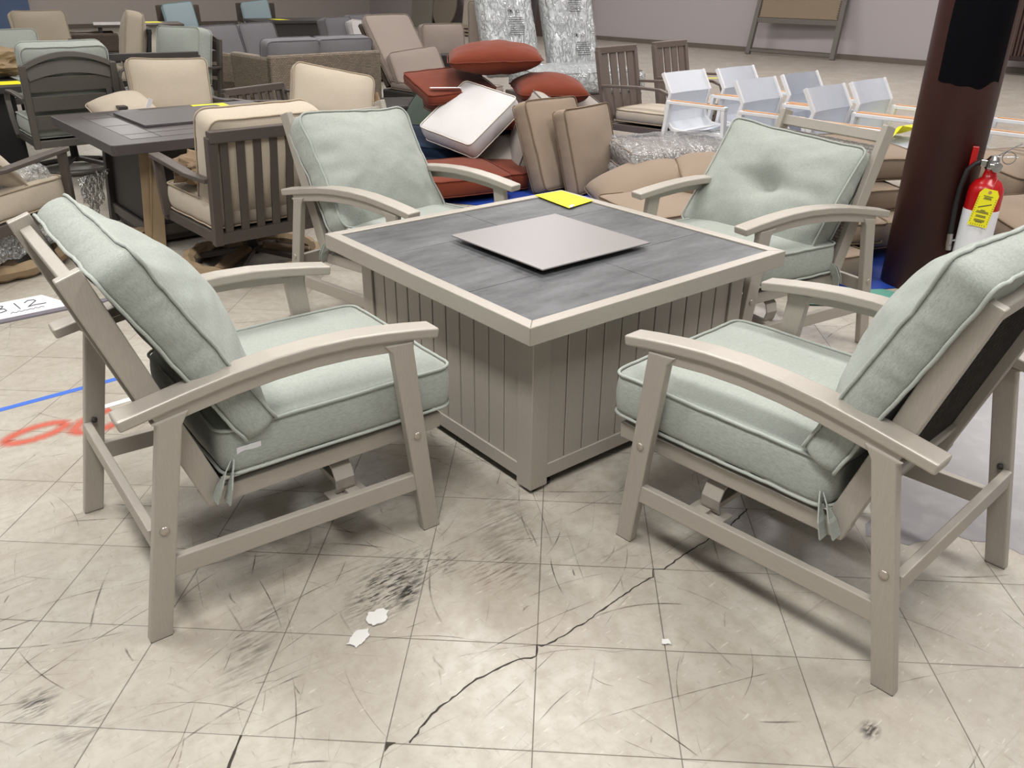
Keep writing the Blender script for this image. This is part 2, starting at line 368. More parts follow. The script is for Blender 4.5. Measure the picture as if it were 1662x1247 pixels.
# slab crack, chipped tile and bare concrete patch
def ribbon(bm, pts, wd, z, jit=0, seed=0):
    rnd = random.Random(seed); P = [Vector((x, y, z)) for x, y in pts]; fine = []
    for a, b in zip(P, P[1:]):
        k = max(1, int((b - a).length / .012))
        for i in range(k): fine.append(a.lerp(b, i / k) + Vector((rnd.uniform(-jit, jit), rnd.uniform(-jit, jit), 0)))
    fine.append(P[-1]); rings = []
    for i, p in enumerate(fine):
        d = (fine[min(i+1, len(fine)-1)] - fine[max(i-1, 0)]); s = Vector((-d.y, d.x, 0)).normalized(); q = wd * rnd.uniform(.5, 1.3)
        rings.append((bm.verts.new(p + s * q), bm.verts.new(p - s * q)))
    for a, b in zip(rings, rings[1:]): bm.faces.new((a[0], b[0], b[1], a[1]))
crackm = plain('crack_dark', '#3A342E', .9)
bm = NB()
ribbon(bm, [(-1.274, -1.032), (-1.198, -.998), (-1.124, -.987), (-1.06, -.98), (-.992, -.984), (-.949, -.993), (-.911, -1.011), (-.886, -.983), (-.867, -.998), (-.739, -.997), (-.622, -.988), (-.535, -.981), (-.477, -.983), (-.454, -.962), (-.43, -.98), (-.339, -.971), (-.231, -.97), (-.132, -.969), (-.017, -.944)], .0022, .0006, .0022, 3)
ribbon(bm, [(-1.60, -.868), (-1.568, -.828), (-1.539, -.796)], .0028, .0006, .001, 4)
a = [bm.verts.new((x, y, .0006)) for x, y in ((-1.312, -.999), (-1.296, -1.014), (-1.312, -1.013), (-1.328, -1.02))]; bm.faces.new(a)
struct('trim_1', bm, crackm)
def blob(bm, pts, z, jit=.01, seed=0, step=.02):
    rnd = random.Random(seed); out = []
    for i in range(len(pts)):
        a, b = Vector(pts[i]), Vector(pts[(i+1) % len(pts)]); k = max(1, int((b - a).length / step))
        for j in range(k):
            p = a.lerp(b, j / k); q = noise.noise(Vector((p.x * 14, p.y * 14, seed))) * jit * 1.6
            out.append(bm.verts.new((p.x + rnd.uniform(-jit, jit) * .35 + q, p.y + rnd.uniform(-jit, jit) * .35 + q, z)))
    f = bm.faces.new(out); bmesh.ops.triangulate(bm, faces=[f])
def patch_mat():
    mt, t, p = newmat('bare_concrete'); O = objc(t)
    col = mix(t, noi(t, O, 2.2, 6, .6), lin('#737072'), lin('#939092')); col = mix(t, mth(t, 'MULTIPLY', ramp(t, noi(t, O, 14, 4), .5, .75), .2), col, lin('#BDB8B6'))
    lk(t, col, p.inputs['Base Color']); p.inputs['Roughness'].default_value = .3; return mt
bm = NB(); blob(bm, [(.142, -1.237), (.45, -1.10), (.84, -.99), (1.184, -.96), (1.5, -.93), (2.3, -1.0), (2.6, -1.5), (1.5, -2.2), (.70, -1.95), (.50, -1.68), (.40, -1.56), (.389, -1.47), (.333, -1.403), (.241, -1.359), (.18, -1.31)], .0008, .022, 5)
struct('trim_2', bm, patch_mat())
def spray_mat():
    mt, t, p = newmat('spray_paint'); O = objc(t); out = t.nodes['Material Output']
    p.inputs['Base Color'].default_value = lin('#D8583F'); p.inputs['Roughness'].default_value = .8
    tr = nd(t, 'ShaderNodeBsdfTransparent'); ms = nd(t, 'ShaderNodeMixShader')
    at_ = nd(t, 'ShaderNodeUVMap'); sp = nd(t, 'ShaderNodeSeparateXYZ'); lk(t, at_.outputs[0], sp.inputs[0])
    e = mth(t, 'SUBTRACT', 1, mth(t, 'ABSOLUTE', mth(t, 'MULTIPLY_ADD', sp.outputs[1], 2, -1)))
    f = mth(t, 'MULTIPLY', ramp(t, mth(t, 'ADD', e, mth(t, 'MULTIPLY', noi(t, O, 60, 4), .5)), .3, 1.1), .62)
    lk(t, f, ms.inputs[0]); lk(t, tr.outputs[0], ms.inputs[1]); lk(t, p.outputs[0], ms.inputs[2]); lk(t, ms.outputs[0], out.inputs[0]); return mt
def spray(pts, wd, label):
    bm = NB(); uv = bm.loops.layers.uv.new('UVMap'); P = [Vector((x, y, .0007)) for x, y in pts]; rings = []
    for i, p in enumerate(P):
        d = P[min(i+1, len(P)-1)] - P[max(i-1, 0)]; s = Vector((-d.y, d.x, 0)).normalized(); rings.append((bm.verts.new(p + s * wd), bm.verts.new(p - s * wd)))
    for i in range(len(rings) - 1):
        a, b = rings[i], rings[i+1]; f = bm.faces.new((a[0], b[0], b[1], a[1]))
        for l, q in zip(f.loops, ((i, 0), (i+1, 0), (i+1, 1), (i, 1))): l[uv].uv = q
    return tag(link('spray_paint_mark', bm, MATS.setdefault('spray', None) or MATS.__setitem__('spray', spray_mat()) or MATS['spray']), label, 'paint mark', 'red spray paint marks on the floor')
def ell(cx, cy, a, b, ang, t0=0, t1=360, n=40):
    return [(cx + a*math.cos(R(q))*math.cos(ang) - b*math.sin(R(q))*math.sin(ang), cy + a*math.cos(R(q))*math.sin(ang) + b*math.sin(R(q))*math.cos(ang)) for q in [t0 + (t1-t0)*i/n for i in range(n+1)]]
spray(ell(-1.575, .875, .095, .045, .12), .034, 'red spray-painted closed loop at the left edge of the floor')
spray(ell(-1.36, .83, .11, .06, .3, 60, 320), .036, 'red spray-painted open curve by the left chair rear leg')
tapeb = plain('blue_tape', '#3F6AC6', .6, var=.03); tapew = plain('white_tape', '#E9E9EC', .6, var=.02)
bm = NB(); bar(bm, (-1.80, 1.135, .0006), (-1.16, 1.155, .0006), .03, .0008); tag(link('floor_tape', bm, tapeb), 'long strip of blue tape on the floor behind the left chair', 'tape')
bm = NB(); bar(bm, (-1.40, .93, .0012), (-1.12, .945, .0012), .03, .0008); tag(link('floor_tape', bm, tapew), 'short strip of white tape on the floor among the spray paint', 'tape')
bm = NB(); bar(bm, (-1.75, 2.085, .004), (-.95, 2.10, .004), .045, .008); tag(link('metal_strip', bm, plain('strip_gray', '#77727A', .5)), 'long flat grey strip lying on the floor under the number sheet', 'strip')
def scratch_mat():
    mt, t, p = newmat('scratch_grime'); O = objc(t); out = t.nodes['Material Output']
    p.inputs['Base Color'].default_value = lin('#4A433B'); p.inputs['Roughness'].default_value = .8
    tr = nd(t, 'ShaderNodeBsdfTransparent'); ms = nd(t, 'ShaderNodeMixShader'); u = nd(t, 'ShaderNodeUVMap'); sp = nd(t, 'ShaderNodeSeparateXYZ'); lk(t, u.outputs[0], sp.inputs[0])
    e = mth(t, 'MULTIPLY', ramp(t, sp.outputs[0], 0, .25), ramp(t, sp.outputs[0], 1, .75))
    f = mth(t, 'MULTIPLY', mth(t, 'MULTIPLY', e, ramp(t, noi(t, O, 16, 4), .36, .62)), sp.outputs[1]); lk(t, f, ms.inputs[0]); lk(t, tr.outputs[0], ms.inputs[1]); lk(t, p.outputs[0], ms.inputs[2]); lk(t, ms.outputs[0], out.inputs[0]); return mt
bm = NB(); uv = bm.loops.layers.uv.new('UVMap'); rnd = random.Random(77)
for k in range(900):
    x, y = rnd.uniform(-2.4, 3.2), rnd.uniform(-2.2, 4.2)
    if k < 420: x, y = rnd.gauss(-1.0, .75), rnd.gauss(-.4, .8)
    an = rnd.choice([.2, .9, 1.5, 2.3, 2.8]) + rnd.gauss(0, .28); L = rnd.choice([.05, .09, .16, .3, .55]) * rnd.uniform(.6, 1.3); cv = rnd.gauss(0, .5); wd = rnd.choice([.0006, .0009, .0014, .0022]); st = rnd.uniform(.15, .75) * (.7 if wd > .0018 else 1)
    n = 12; prev = None
    for i in range(n + 1):
        dx, dy = math.cos(an + cv * i / n), math.sin(an + cv * i / n); a = bm.verts.new((x - dy*wd, y + dx*wd, .0004)); b = bm.verts.new((x + dy*wd, y - dx*wd, .0004))
        if prev:
            f = bm.faces.new((prev[0], prev[1], b, a))
            for l, q in zip(f.loops, (((i-1)/n, st), ((i-1)/n, st), (i/n, st), (i/n, st))): l[uv].uv = q
        prev = (a, b); x += dx * L / n; y += dy * L / n
struct('trim_5', bm, scratch_mat())
sg = root('paper_sheet', 'white paper sheet with handwritten number 312 lying on the floor', 'paper sheet', (-1.30, 2.25, .0015), R(2))
bm = NB(); prism(bm, [(-.3, -.125), (.13, -.125), (.12, -.03), (.07, .12), (-.3, .13)], 0, .0015, 'z'); link('sheet', bm, paper, sg)
bm = NB()
def stroke(pts, r=.0022, z=.003): tube(bm, [(x, y, z) for x, y in pts], r, 5)
stroke([(-.17, .05), (-.14, .075), (-.115, .06), (-.125, .035), (-.145, .025), (-.118, .015), (-.115, -.015), (-.14, -.03), (-.175, -.02)])
stroke([(-.065, .07), (-.06, -.03)])
stroke([(-.025, .045), (-.005, .07), (.02, .065), (.025, .045), (.0, .01), (-.025, -.025), (.0, -.015), (.055, -.02)])
link('handwriting', bm, ink, sg)
bm = NB(); q = []
stroke([(-.11 + .012*i, -.068 + (.010 if i % 2 else -.003) + .003*math.sin(i*2.3)) for i in range(13)], .0013); link('handwriting', bm, ink, sg)
filmwhite = plain('white_scrap', '#D9D7D4', .35, var=.03)
for k, (pts, lab) in enumerate([([(-1.165, -.66), (-1.14, -.635), (-1.105, -.64), (-1.10, -.665), (-1.125, -.69), (-1.155, -.685)], 'larger of the two white plastic scraps by the black scuff'),
                                ([(-1.235, -.70), (-1.205, -.675), (-1.175, -.69), (-1.18, -.71), (-1.225, -.725)], 'torn white plastic scrap below the larger one on the floor'),
                                ([(-.652, -1.17), (-.64, -1.158), (-.625, -1.165), (-.632, -1.18)], 'tiny crumpled white scrap on a tile seam between the two front chairs')]):
    bm = NB(); blob(bm, pts, .0025, .009, k, .006); f = bmesh.ops.extrude_face_region(bm, geom=list(bm.faces))
    for v_ in [g for g in f['geom'] if isinstance(g, bmesh.types.BMVert)]: v_.co.z += .0018 + .004 * noise.noise(v_.co * 30)
    tag(link('plastic_scrap', bm, filmwhite), lab, 'scrap')

# ------------------------------------------------------------------ ceiling lamps
lampm = emis('lamp_diffuser', (1, .98, .94, 1), 3); fixm = plain('fixture_white', '#DDDDDD', .5)
for i, (x, y, e) in enumerate(LAMPS):
    fx = root('ceiling_lamp', 'long fluorescent lamp fixture hanging from the ceiling', 'ceiling lamp', (x, y, CEIL), 0, 'ceiling lamps')
    bm = NB(); box(bm, (0, 0, .06), (.34, 2.44, .07)); link('housing', bm, fixm, fx)
    bm = NB(); box(bm, (0, 0, .015), (.28, 2.38, .02)); link('diffuser', bm, lampm, fx)
    for sx in (-1, 1):
        bm = NB(); tube(bm, [(0, sx, .09), (0, sx, .2)], .008); link('hanger', bm, fixm, fx)
    ld = bpy.data.lights.new('tube_light', 'AREA'); ld.shape = 'RECTANGLE'; ld.size = .6; ld.size_y = 2.4; ld.energy = e; ld.color = (1, .982, .955) if x < 5 else (1, .96, .985)
    lo = bpy.data.objects.new('tube_light', ld); COL.objects.link(lo); lo.location = (0, 0, -.02); lo.parent = fx

# ------------------------------------------------------------------ sage lounge chair
HW = .345
def build_chair():
    r = root('lounge_chair', None, 'chair')
    for s in (-1, 1):
        yo, yi = s * HW, s * (HW - .028)
        bm = NB(); prism(bm, [(.352, 0), (.404, 0), (.345, .592), (.262, .598), (.285, .57)], yo, yi); link('leg', bm, fv, r, .004)
        bm = NB(); prism(bm, [(-.408, 0), (-.355, 0), (-.245, .54), (-.225, .573), (-.31, .56), (-.298, .55)], yo, yi); link('leg', bm, fv, r, .004)
        bm = NB(); prism(bm, [(-.372, .158), (.370, .143), (.366, .195), (-.362, .21)], yo - s*.003, yi + s*.002); link('side_stretcher', bm, fh, r, .003)
        arm = [(-.375, .574), (-.30, .588), (-.22, .603), (-.12, .619), (-.02, .629), (.08, .633), (.18, .630), (.27, .621), (.35, .610), (.422, .598)]
        yc = s * (HW - .030)
        bm = NB(); sweep(bm, [(x, yc, z) for x, z in arm], .066, .028); link('armrest', bm, fh, r, .006, seg=3)
        bm = NB(); sweep(bm, [(x, s*(HW - .016), z - .028) for x, z in arm[1:-1]], .022, .034); link('arm_brace', bm, fh, r, .002)
        yr, yq = s * .283, s * .257
        bm = NB(); prism(bm, [(-.205, .272), (.455, .281), (.458, .326), (-.222, .318)], yr, yq); link('seat_rail', bm, fh, r, .003)
        bm = NB(); prism(bm, [(-.205, .276), (-.153, .294), (-.366, .903), (-.418, .885)], yr + s*.001, yq - s*.001); link('back_upright', bm, fv, r, .003)
        for px, pz in ((.344, .316), (-.326, .292)):
            bm = NB(); bmesh.ops.create_uvsphere(bm, u_segments=16, v_segments=8, radius=.0115, matrix=Matrix.Translation((px, yo + s*.001, pz)) @ Matrix.Diagonal((1, .45, 1, 1))); link('bolt', bm, MATS.get('bolt') or plain('bolt', '#B0A69A', .3, .5), r, smooth=True)
        bm = NB(); sweep(bm, [(.148, s*.10, .288), (.148, s*.19, .285), (.148, s*.235, .275), (.150, s*.268, .252), (.152, s*.280, .222), (.155, s*.274, .192), (.157, s*.262, .172)], .056, .007, (1, 0, 0)); link('rocker_spring', bm, fv, r, .002)
        bm = NB(); box(bm, (.160, s*.278, .166), (.105, .085, .007)); link('spring_plate', bm, fh, r, .002)
    bm = NB(); bar(bm, (.17, -HW + .03, .172), (.17, HW - .03, .172), .035, .018); link('cross_bar', bm, fy, r, .002)
    bm = NB(); bar(bm, (-.345, -HW + .028, .262), (-.345, HW - .028, .262), .022, .052); link('rear_stretcher', bm, fy, r, .003)
    for px in (-.334,):
        for s in (-1, 1):
            bm = NB(); tube(bm, [(px + .005, s*(HW - .030), .292), (px + .012, s*(HW - .036), .292)], .008, 10); link('screw', bm, dkm2, r)
    bm = NB(); bar(bm, (.440, -.258, .303), (.440, .258, .303), .026, .044); link('front_rail', bm, fy, r, .003)
    bm = NB(); bar(bm, (-.17, -.258, .305), (-.17, .258, .305), .026, .04); link('rear_rail', bm, fy, r, .003)
    ux = Vector((-.33, 0, .944)); nx = Vector((.944, 0, .33)); c0 = Vector((-.179, 0, .285))
    for d in (.09, .60):
        p = c0 + ux * d; bm = NB(); bar(bm, (p.x, -.258, p.z), (p.x, .258, p.z), .03 if d < .5 else .042, .028, nx); link('back_rail', bm, fy, r, .003)
    bm = NB(); n = 12
    def sheet(f):
        g = [[bm.verts.new(f(i/n, j/n)) for j in range(n+1)] for i in range(n+1)]
        for i in range(n):
            for j in range(n): bm.faces.new((g[i][j], g[i+1][j], g[i+1][j+1], g[i][j+1]))
        e = bmesh.ops.solidify(bm, geom=list(bm.faces), thickness=.006)
    sheet(lambda a, b: c0 + ux * (.10 + .465 * a) + nx * (-.012 * math.sin(math.pi*a) * math.sin(math.pi*b)) + Vector((0, (b - .5) * .516, 0)))
    link('woven_back', bm, wk_back, r)
    bm = NB(); sheet(lambda a, b: Vector((-.165 + .60 * a, (b - .5) * .516, .331 - .004*math.sin(math.pi*a)*math.sin(math.pi*b)))); link('woven_seat', bm, wk_seat, r)
    for px in (.378, -.381):
        for s in (-1, 1):
            bm = NB(); box(bm, (px, s*(HW - .014), .003), (.05, .026, .006)); link('foot_glide', bm, dkm2, r)
    return r
def set_at(o, x, y, hd): o.location = (x, y, 0); o.rotation_euler = (0, 0, hd)
def in_chair(ch, c, wv, hv):
    rz = Matrix.Rotation(ch[2], 3, 'Z'); b = Vector((ch[0], ch[1], 0)); return b + rz @ Vector(c), rz @ Vector(wv), rz @ Vector(hv)
CH = {'L': (-1.18, -.078, R(-2)), 'R': (-.052, -1.17, R(93.5)), 'BR': (1.126, -.072, R(170.5)), 'BL': (.05, 1.075, R(-78))}
proto = build_chair()
labs = {'L': 'greige metal rocking lounge chair at the left near corner of the table', 'R': 'greige lounge chair nearest the camera on the right, woven back turned to us',
        'BR': 'greige lounge chair across the table beside the maroon column', 'BL': 'greige lounge chair behind the table next to the brown slat-back chair'}
for k in ('L', 'R', 'BR', 'BL'):
    c = proto if k == 'L' else copy_tree(proto)
    rock = {'L': (0, 0), 'R': (.008, 1.2), 'BR': (.004, 2.2), 'BL': (0, .8)}[k]      # each seat is rocked a little differently
    for q in [o for o in bpy.data.objects if o.parent == c and o.name.split('.')[0] in ('seat_rail', 'back_upright', 'front_rail', 'rear_rail', 'back_rail', 'woven_back', 'woven_seat')]:
        q.matrix_local = Matrix.Translation((.10 + rock[0], 0, .28)) @ Matrix.Rotation(R(rock[1]), 4, 'Y') @ Matrix.Translation((-.10, 0, -.28))
    set_at(c, *CH[k]); c['label'] = labs[k]; c['group'] = 'lounge chairs around the fire table'
W_ = (0, 1, 0)
def seatc(k, lab, seed, **kw):
    c = cush('seat_cushion', 'sage', lab, 'seat cushion', in_chair(CH[k], (.167, 0, .408), (0, -1, 0), (1, 0, 0.0)), 'sage seat cushions', W=.592, H=.65, T=.118, puff=.018, puffb=.004, seed=seed, r=.04, wr=.0028, bulge=.007, n=34, **kw)
    for s in (-1, 1):
        bm = NB(); sweep(bm, [(s*.285, -.295, -.030), (s*.304, -.31, -.045), (s*.314, -.325, -.08), (s*.310, -.335, -.12)], .004, .034, (0, 1, .25)); link('tie_strap', bm, sage, c)
        bm = NB(); sweep(bm, [(s*.280, -.295, -.030), (s*.298, -.325, -.045), (s*.304, -.345, -.075), (s*.300, -.36, -.112)], .004, .034, (0, 1, .25)); link('tie_strap', bm, sage, c)
    bm = NB(); prism(bm, [(-.03, 0), (.03, 0), (.03, .045), (-.03, .045)], 0, .001); o = link('care_label', bm, paper, c)
    o.matrix_local = Matrix.Translation((.302, -.262, .012)) @ Matrix.Rotation(R(-90), 4, 'Z') @ Matrix.Rotation(R(-12), 4, 'X') @ Matrix.Rotation(R(180), 4, 'Y'); o['label'] = 'white printed care label'
    return c
seatc('L', 'sage green seat cushion on the left near lounge chair', 1); seatc('R', 'sage green seat cushion on the right near lounge chair', 2)
seatc('BR', 'sage green seat cushion on the lounge chair by the column', 3); seatc('BL', 'sage green seat cushion on the lounge chair behind the table', 4)
def backc(k, lab, c, wv, hv, **kw):
    a = dict(W=.63, H=.58, T=.10, puff=.105, puffb=.035, r=.035, wr=.006, bulge=.012, n=36, pinch=.045, crease=.03, pr=2.1); a.update(kw)
    return cush('back_cushion', 'sage', lab, 'back cushion', in_chair(CH[k], c, wv, hv), 'sage back cushions', **a)
tl = R(28); hb = (-math.sin(tl), 0, math.cos(tl))
backc('L', 'plump sage back cushion leaning in the left near chair', (-.186, 0, .678), W_, (-math.sin(R(29)), 0, math.cos(R(29))), seed=11, H=.53, T=.09, puffb=.01)
backc('R', 'plump sage back cushion cut by the right edge of the picture', (-.228, 0, .712), W_, (-math.sin(R(24)), 0, math.cos(R(24))), seed=12, H=.55, puffb=.0, T=.09)
backc('BR', 'button-tufted sage back cushion tilted askew in the chair by the column', (-.115, -.055, .612), (-.20, .97, -.085), (-.54, -.05, .80), seed=13, dimple=.05, puff=.085, puffb=.01, pinch=.03, crease=.02, W=.64, H=.51, T=.12)
backc('BL', 'smooth sage back cushion slumped in the chair behind the table', (-.175, 0, .645), (.05, .997, -.055), (-math.sin(R(34)), .07, math.cos(R(34))), seed=14, puff=.08, r=.07, W=.61, H=.54, T=.11)

# ------------------------------------------------------------------ fire table
def slate_mat():
    mt, t, p = newmat('slate_tile'); O = objc(t)
    a = noi(t, objc(t, (3, 11, 1)), 1, 7, .68); b = noi(t, O, 42, 4)
    col = mix(t, ramp(t, a, .32, .70), lin('#3A3B3D'), lin('#6A6B6D')); col = mix(t, mth(t, 'MULTIPLY', ramp(t, b, .55, .75), .3), col, lin('#76777A'))
    lk(t, col, p.inputs['Base Color']); lk(t, mth(t, 'MULTIPLY_ADD', b, .25, .32), p.inputs['Roughness']); p.inputs['Specular IOR Level'].default_value = .35; bump(t, p, a, .1, .002); return mt
ft = root('fire_table', 'square greige fire table with slatted base and slate tile top', 'table', (-.003, -.003, 0))
Sx = .5697; TZ = .604
for k in range(4):
    bm = NB(); prism(bm, [(-Sx, -Sx), (Sx, -Sx), (Sx - .042, -Sx + .042), (-Sx + .042, -Sx + .042)], TZ - .054, TZ, 'z')
    bmesh.ops.rotate(bm, verts=bm.verts, cent=(0, 0, 0), matrix=Matrix.Rotation(k * math.pi/2, 3, 'Z'))
    link('top_frame', bm, fh if k % 2 == 0 else fy, ft, .0025)
sl = slate_mat(); hi = Sx - .0425
ys = [-hi, -hi/3*1.25 + .0, .225, hi]; ys = [-hi, -.232, .226, hi]
for i in range(3):
    for j in range(2):
        x0, x1 = (-hi, -.0) if j == 0 else (-.0, hi); y0, y1 = ys[i], ys[i+1]; g = .0012
        bm = NB(); box(bm, ((x0+x1)/2, (y0+y1)/2, TZ - .012), (x1-x0-2*g, y1-y0-2*g, .014)); link('top_tile', bm, sl, ft, .0008, seg=1)
bm = NB(); box(bm, (0, 0, TZ - .026), (2*hi + .02, 2*hi + .02, .012)); link('tile_tray', bm, dkm2, ft)
Bh = .481; pw = .068
for sx in (-1, 1):
    for sy in (-1, 1):
        bm = NB(); box(bm, (sx*(Bh - pw/2), sy*(Bh - pw/2), (.014 + TZ - .054)/2), (pw, pw, TZ - .054 - .014)); link('corner_post', bm, fv, ft, .003)
        bm = NB(); lathe(bm, [(.018, 0), (.02, .004), (.02, .012), (.01, .016)], 16, (sx*(Bh-.03), sy*(Bh-.03), 0)); link('foot', bm, black, ft)
        bm = NB(); lathe(bm, [(.016, 0), (.018, .004), (.018, .012), (.01, .016)], 16, (sx*(Bh-.085), sy*(Bh-.03), 0.0)); link('foot', bm, black, ft)
ns = 11; span = 2*(Bh - pw); sw = span / ns
for k in range(4):
    rt = Matrix.Rotation(k * math.pi/2, 3, 'Z')
    for i in range(ns):
        x = -span/2 + (i + .5) * sw; bm = NB(); box(bm, (x, -Bh + .014, .315), (sw - .0045, .012, .47)); bmesh.ops.rotate(bm, verts=bm.verts, cent=(0, 0, 0), matrix=rt); link('side_slat', bm, fv, ft, .0018, seg=1)
    bm = NB(); box(bm, (0, -Bh + .012, .0595), (span, .018, .049)); bmesh.ops.rotate(bm, verts=bm.verts, cent=(0, 0, 0), matrix=rt); link('bottom_rail', bm, fh if k % 2 == 0 else fy, ft, .002)
    bm = NB(); box(bm, (0, -Bh + .03, .30), (span + .02, .008, .48)); bmesh.ops.rotate(bm, verts=bm.verts, cent=(0, 0, 0), matrix=rt); link('backing_panel', bm, black, ft)
lidm = plain('lid_greige', '#8F8A89', .38, .1, var=.03, scale=3)
bm = NB(); box(bm, (-.017, -.018, TZ + .0155), (.487, .487, .005)); box(bm, (-.017, -.018, TZ + .004), (.36, .36, .018))
tag(link('burner_cover', bm, lidm, None, .0015), 'square greige metal burner cover lying in the middle of the slate table', 'burner cover')
def card(name, label, pts, z, mt=None, lift=0, t=.0015, cat='card', group='yellow price cards'):
    bm = NB(); prism(bm, pts, z, z + t, 'z'); bmesh.ops.subdivide_edges(bm, edges=bm.edges, cuts=3, use_grid_fill=True)
    if lift:
        for v_ in bm.verts: v_.co.z += lift * noise.noise(Vector((v_.co.x * 5, v_.co.y * 5, 0)))**2 * 6
    return tag(link(name, bm, mt or yel), label, cat, group)
card('price_card', 'yellow card lying on the back corner of the slate fire table', [(.37, .303), (.535, .335), (.55, .545), (.405, .555)], TZ + .001)
bm = NB(); box(bm, (.395, .315, TZ + .004), (.035, .014, .003), Matrix.Rotation(.5, 3, 'Z')); tag(link('tape_piece', bm, paper), 'tiny white tape piece on the edge of the yellow table card', 'tape')

# ------------------------------------------------------------------ column and extinguisher
def col_mat():
    mt, t, p = newmat('maroon_paint'); O = objc(t); sp = nd(t, 'ShaderNodeSeparateXYZ'); lk(t, O, sp.inputs[0])
    n = noi(t, O, 7, 5, .6); col = mix(t, n, lin('#35130F'), lin('#4A1C19'))
    n2 = noi(t, objc(t, (9, 9, 2.5)), 1, 5, .7); col = mix(t, mth(t, 'MULTIPLY', ramp(t, n2, .66, .78), .35), col, lin('#7A6660'))
    lk(t, col, p.inputs['Base Color']); p.inputs['Roughness'].default_value = .5; return mt
CX, CY, CRr = 2.42, -.205, .172
cl = struct('trim_3', lathe(NB(), [(CRr, 0), (CRr, CEIL + .2)], 48), col_mat(), smooth=False)
cl.location = (CX, CY, 0); cl.data.shade_smooth() if hasattr(cl.data, 'shade_smooth') else None
bm = NB(); a0 = math.atan2(-2.11 - CY, -1.89 - CX)
rows = 40; colsn = 24; g = []
for i in range(rows + 1):
    z = 1.02 + (2.4) * i / rows; row = []
    for j in range(colsn + 1):
        s = j / colsn; low = .03 * noise.noise(Vector((s * 4, 0, 2))) - .02 * math.sin(s * 3); e = .10 * noise.noise(Vector((z * 3, 5, 0)))
        ang = a0 - .62 + .0 + (1.70) * (s + (e if j == 0 else 0) * .3)
        zz = z + (low if i == 0 else 0)
        row.append(bm.verts.new(((CRr + .0012) * math.cos(ang), (CRr + .0012) * math.sin(ang), zz)))
    g.append(row)
for i in range(rows):
    for j in range(colsn): bm.faces.new((g[i][j], g[i][j+1], g[i+1][j+1], g[i+1][j]))
o = struct('trim_4', bm, plain('black_paint', '#060509', .55, spec=.08), smooth=True); o.location = (CX, CY, 0)
redm = plain('extinguisher_red', '#B31217', .25)
EX = Vector((2.375, -.455, 0))
fe = root('fire_extinguisher', 'red fire extinguisher with yellow inspection tag hung on the maroon column', 'fire extinguisher', EX, math.atan2(-2.11 + .455, -1.89 - 2.45))
EB, ET = .16, .60
bm = NB(); lathe(bm, [(.055, EB), (.076, EB + .012), (.078, EB + .05), (.078, ET - .07), (.074, ET - .045), (.058, ET - .018), (.032, ET), (.026, ET + .03), (.026, ET + .045)], 32); link('cylinder', bm, redm, fe, smooth=True)
bm = NB(); lathe(bm, [(.0788, EB + .06), (.0790, EB + .062), (.0790, ET - .15), (.0788, ET - .148)], 32); link('label_band', bm, paper, fe, smooth=True)
bm = NB(); lathe(bm, [(.03, ET + .04), (.032, ET + .05), (.028, ET + .085), (.016, ET + .10)], 20); box(bm, (.0, -.03, ET + .065), (.03, .04, .03)); box(bm, (.03, 0, ET + .06), (.04, .02, .02)); link('valve', bm, steel, fe, .002)
bm = NB(); lathe(bm, [(.001, 0), (.022, 0), (.024, .006), (.022, .014), (.001, .015)], 20); bmesh.ops.rotate(bm, verts=bm.verts, cent=(0, 0, 0), matrix=Matrix.Rotation(R(90), 3, 'Y')); bmesh.ops.translate(bm, verts=bm.verts, vec=(.035, .022, ET + .055)); link('gauge', bm, steel, fe)
bm = NB(); sweep(bm, [(0, .0, ET + .095), (.0, .03, ET + .115), (0, .075, ET + .15), (0, .10, ET + .165)], .022, .004, (1, 0, 0)); link('handle', bm, steel, fe, .001)
bm = NB(); sweep(bm, [(0, -.01, ET + .098), (0, .03, ET + .10), (0, .085, ET + .105), (0, .10, ET + .10)], .022, .004, (1, 0, 0)); link('lever', bm, steel, fe, .001)
bm = NB(); tube(bm, [(.02, .06 + .028*math.cos(q*.393), ET + .10 + .028*math.sin(q*.393)) for q in range(16)], .0025, 6, True); link('pull_ring', bm, steel, fe)
bm = NB(); tube(bm, [(0, -.045, ET + .065), (.01, -.07, ET + .06), (.02, -.098, ET + .03), (.025, -.110, ET - .05), (.025, -.112, ET - .15), (.03, -.105, ET - .28), (.035, -.098, ET - .34)], .012, 10); link('hose', bm, black, fe, smooth=True)
bm = NB(); tube(bm, [(.03, -.105, ET - .28), (.035, -.098, ET - .36)], .014, 10); tube(bm, [(.02, -.065, ET - .31), (.035, -.10, ET - .31)], .006, 8); link('nozzle', bm, steel, fe)
bm = NB(); box(bm, (-.01, -.085, ET + .085), (.015, .028, .10)); box(bm, (-.005, -.055, ET + .055), (.012, .06, .012)); link('wall_bracket', bm, redm, fe, .003)
tg = link('inspection_tag', prism(NB(), [(-.042, 0), (.042, 0), (.042, .155), (.028, .178), (-.028, .178), (-.042, .155)], .0805, .082, 'x'), yel, fe); tg.rotation_euler = (R(-7), 0, 0); tg.location = (.004, 0, ET - .215)
tg['label'] = 'yellow hanging inspection tag with punched edges and black print'
bm = NB()
for k, (z, wd) in enumerate([(.145, .04), (.138, .03), (.132, .035), (.078, .02), (.072, .05), (.066, .056), (.052, .042), (.046, .044), (.032, .046), (.026, .046), (.021, .03)]): box(bm, (.0826, 0, z), (.0008, wd, .003))
for k in range(12): box(bm, (.0826, -.037, .02 + .0105*k), (.0008, .005, .002)); box(bm, (.0826, .037, .02 + .0105*k), (.0008, .005, .002))
for k in range(7): box(bm, (.0826, -.03 + .01*k, .008), (.0008, .002, .006))
bar(bm, (.0826, -.026, .088), (.0826, .026, .112), .0008, .004); link('printing', bm, ink, tg)
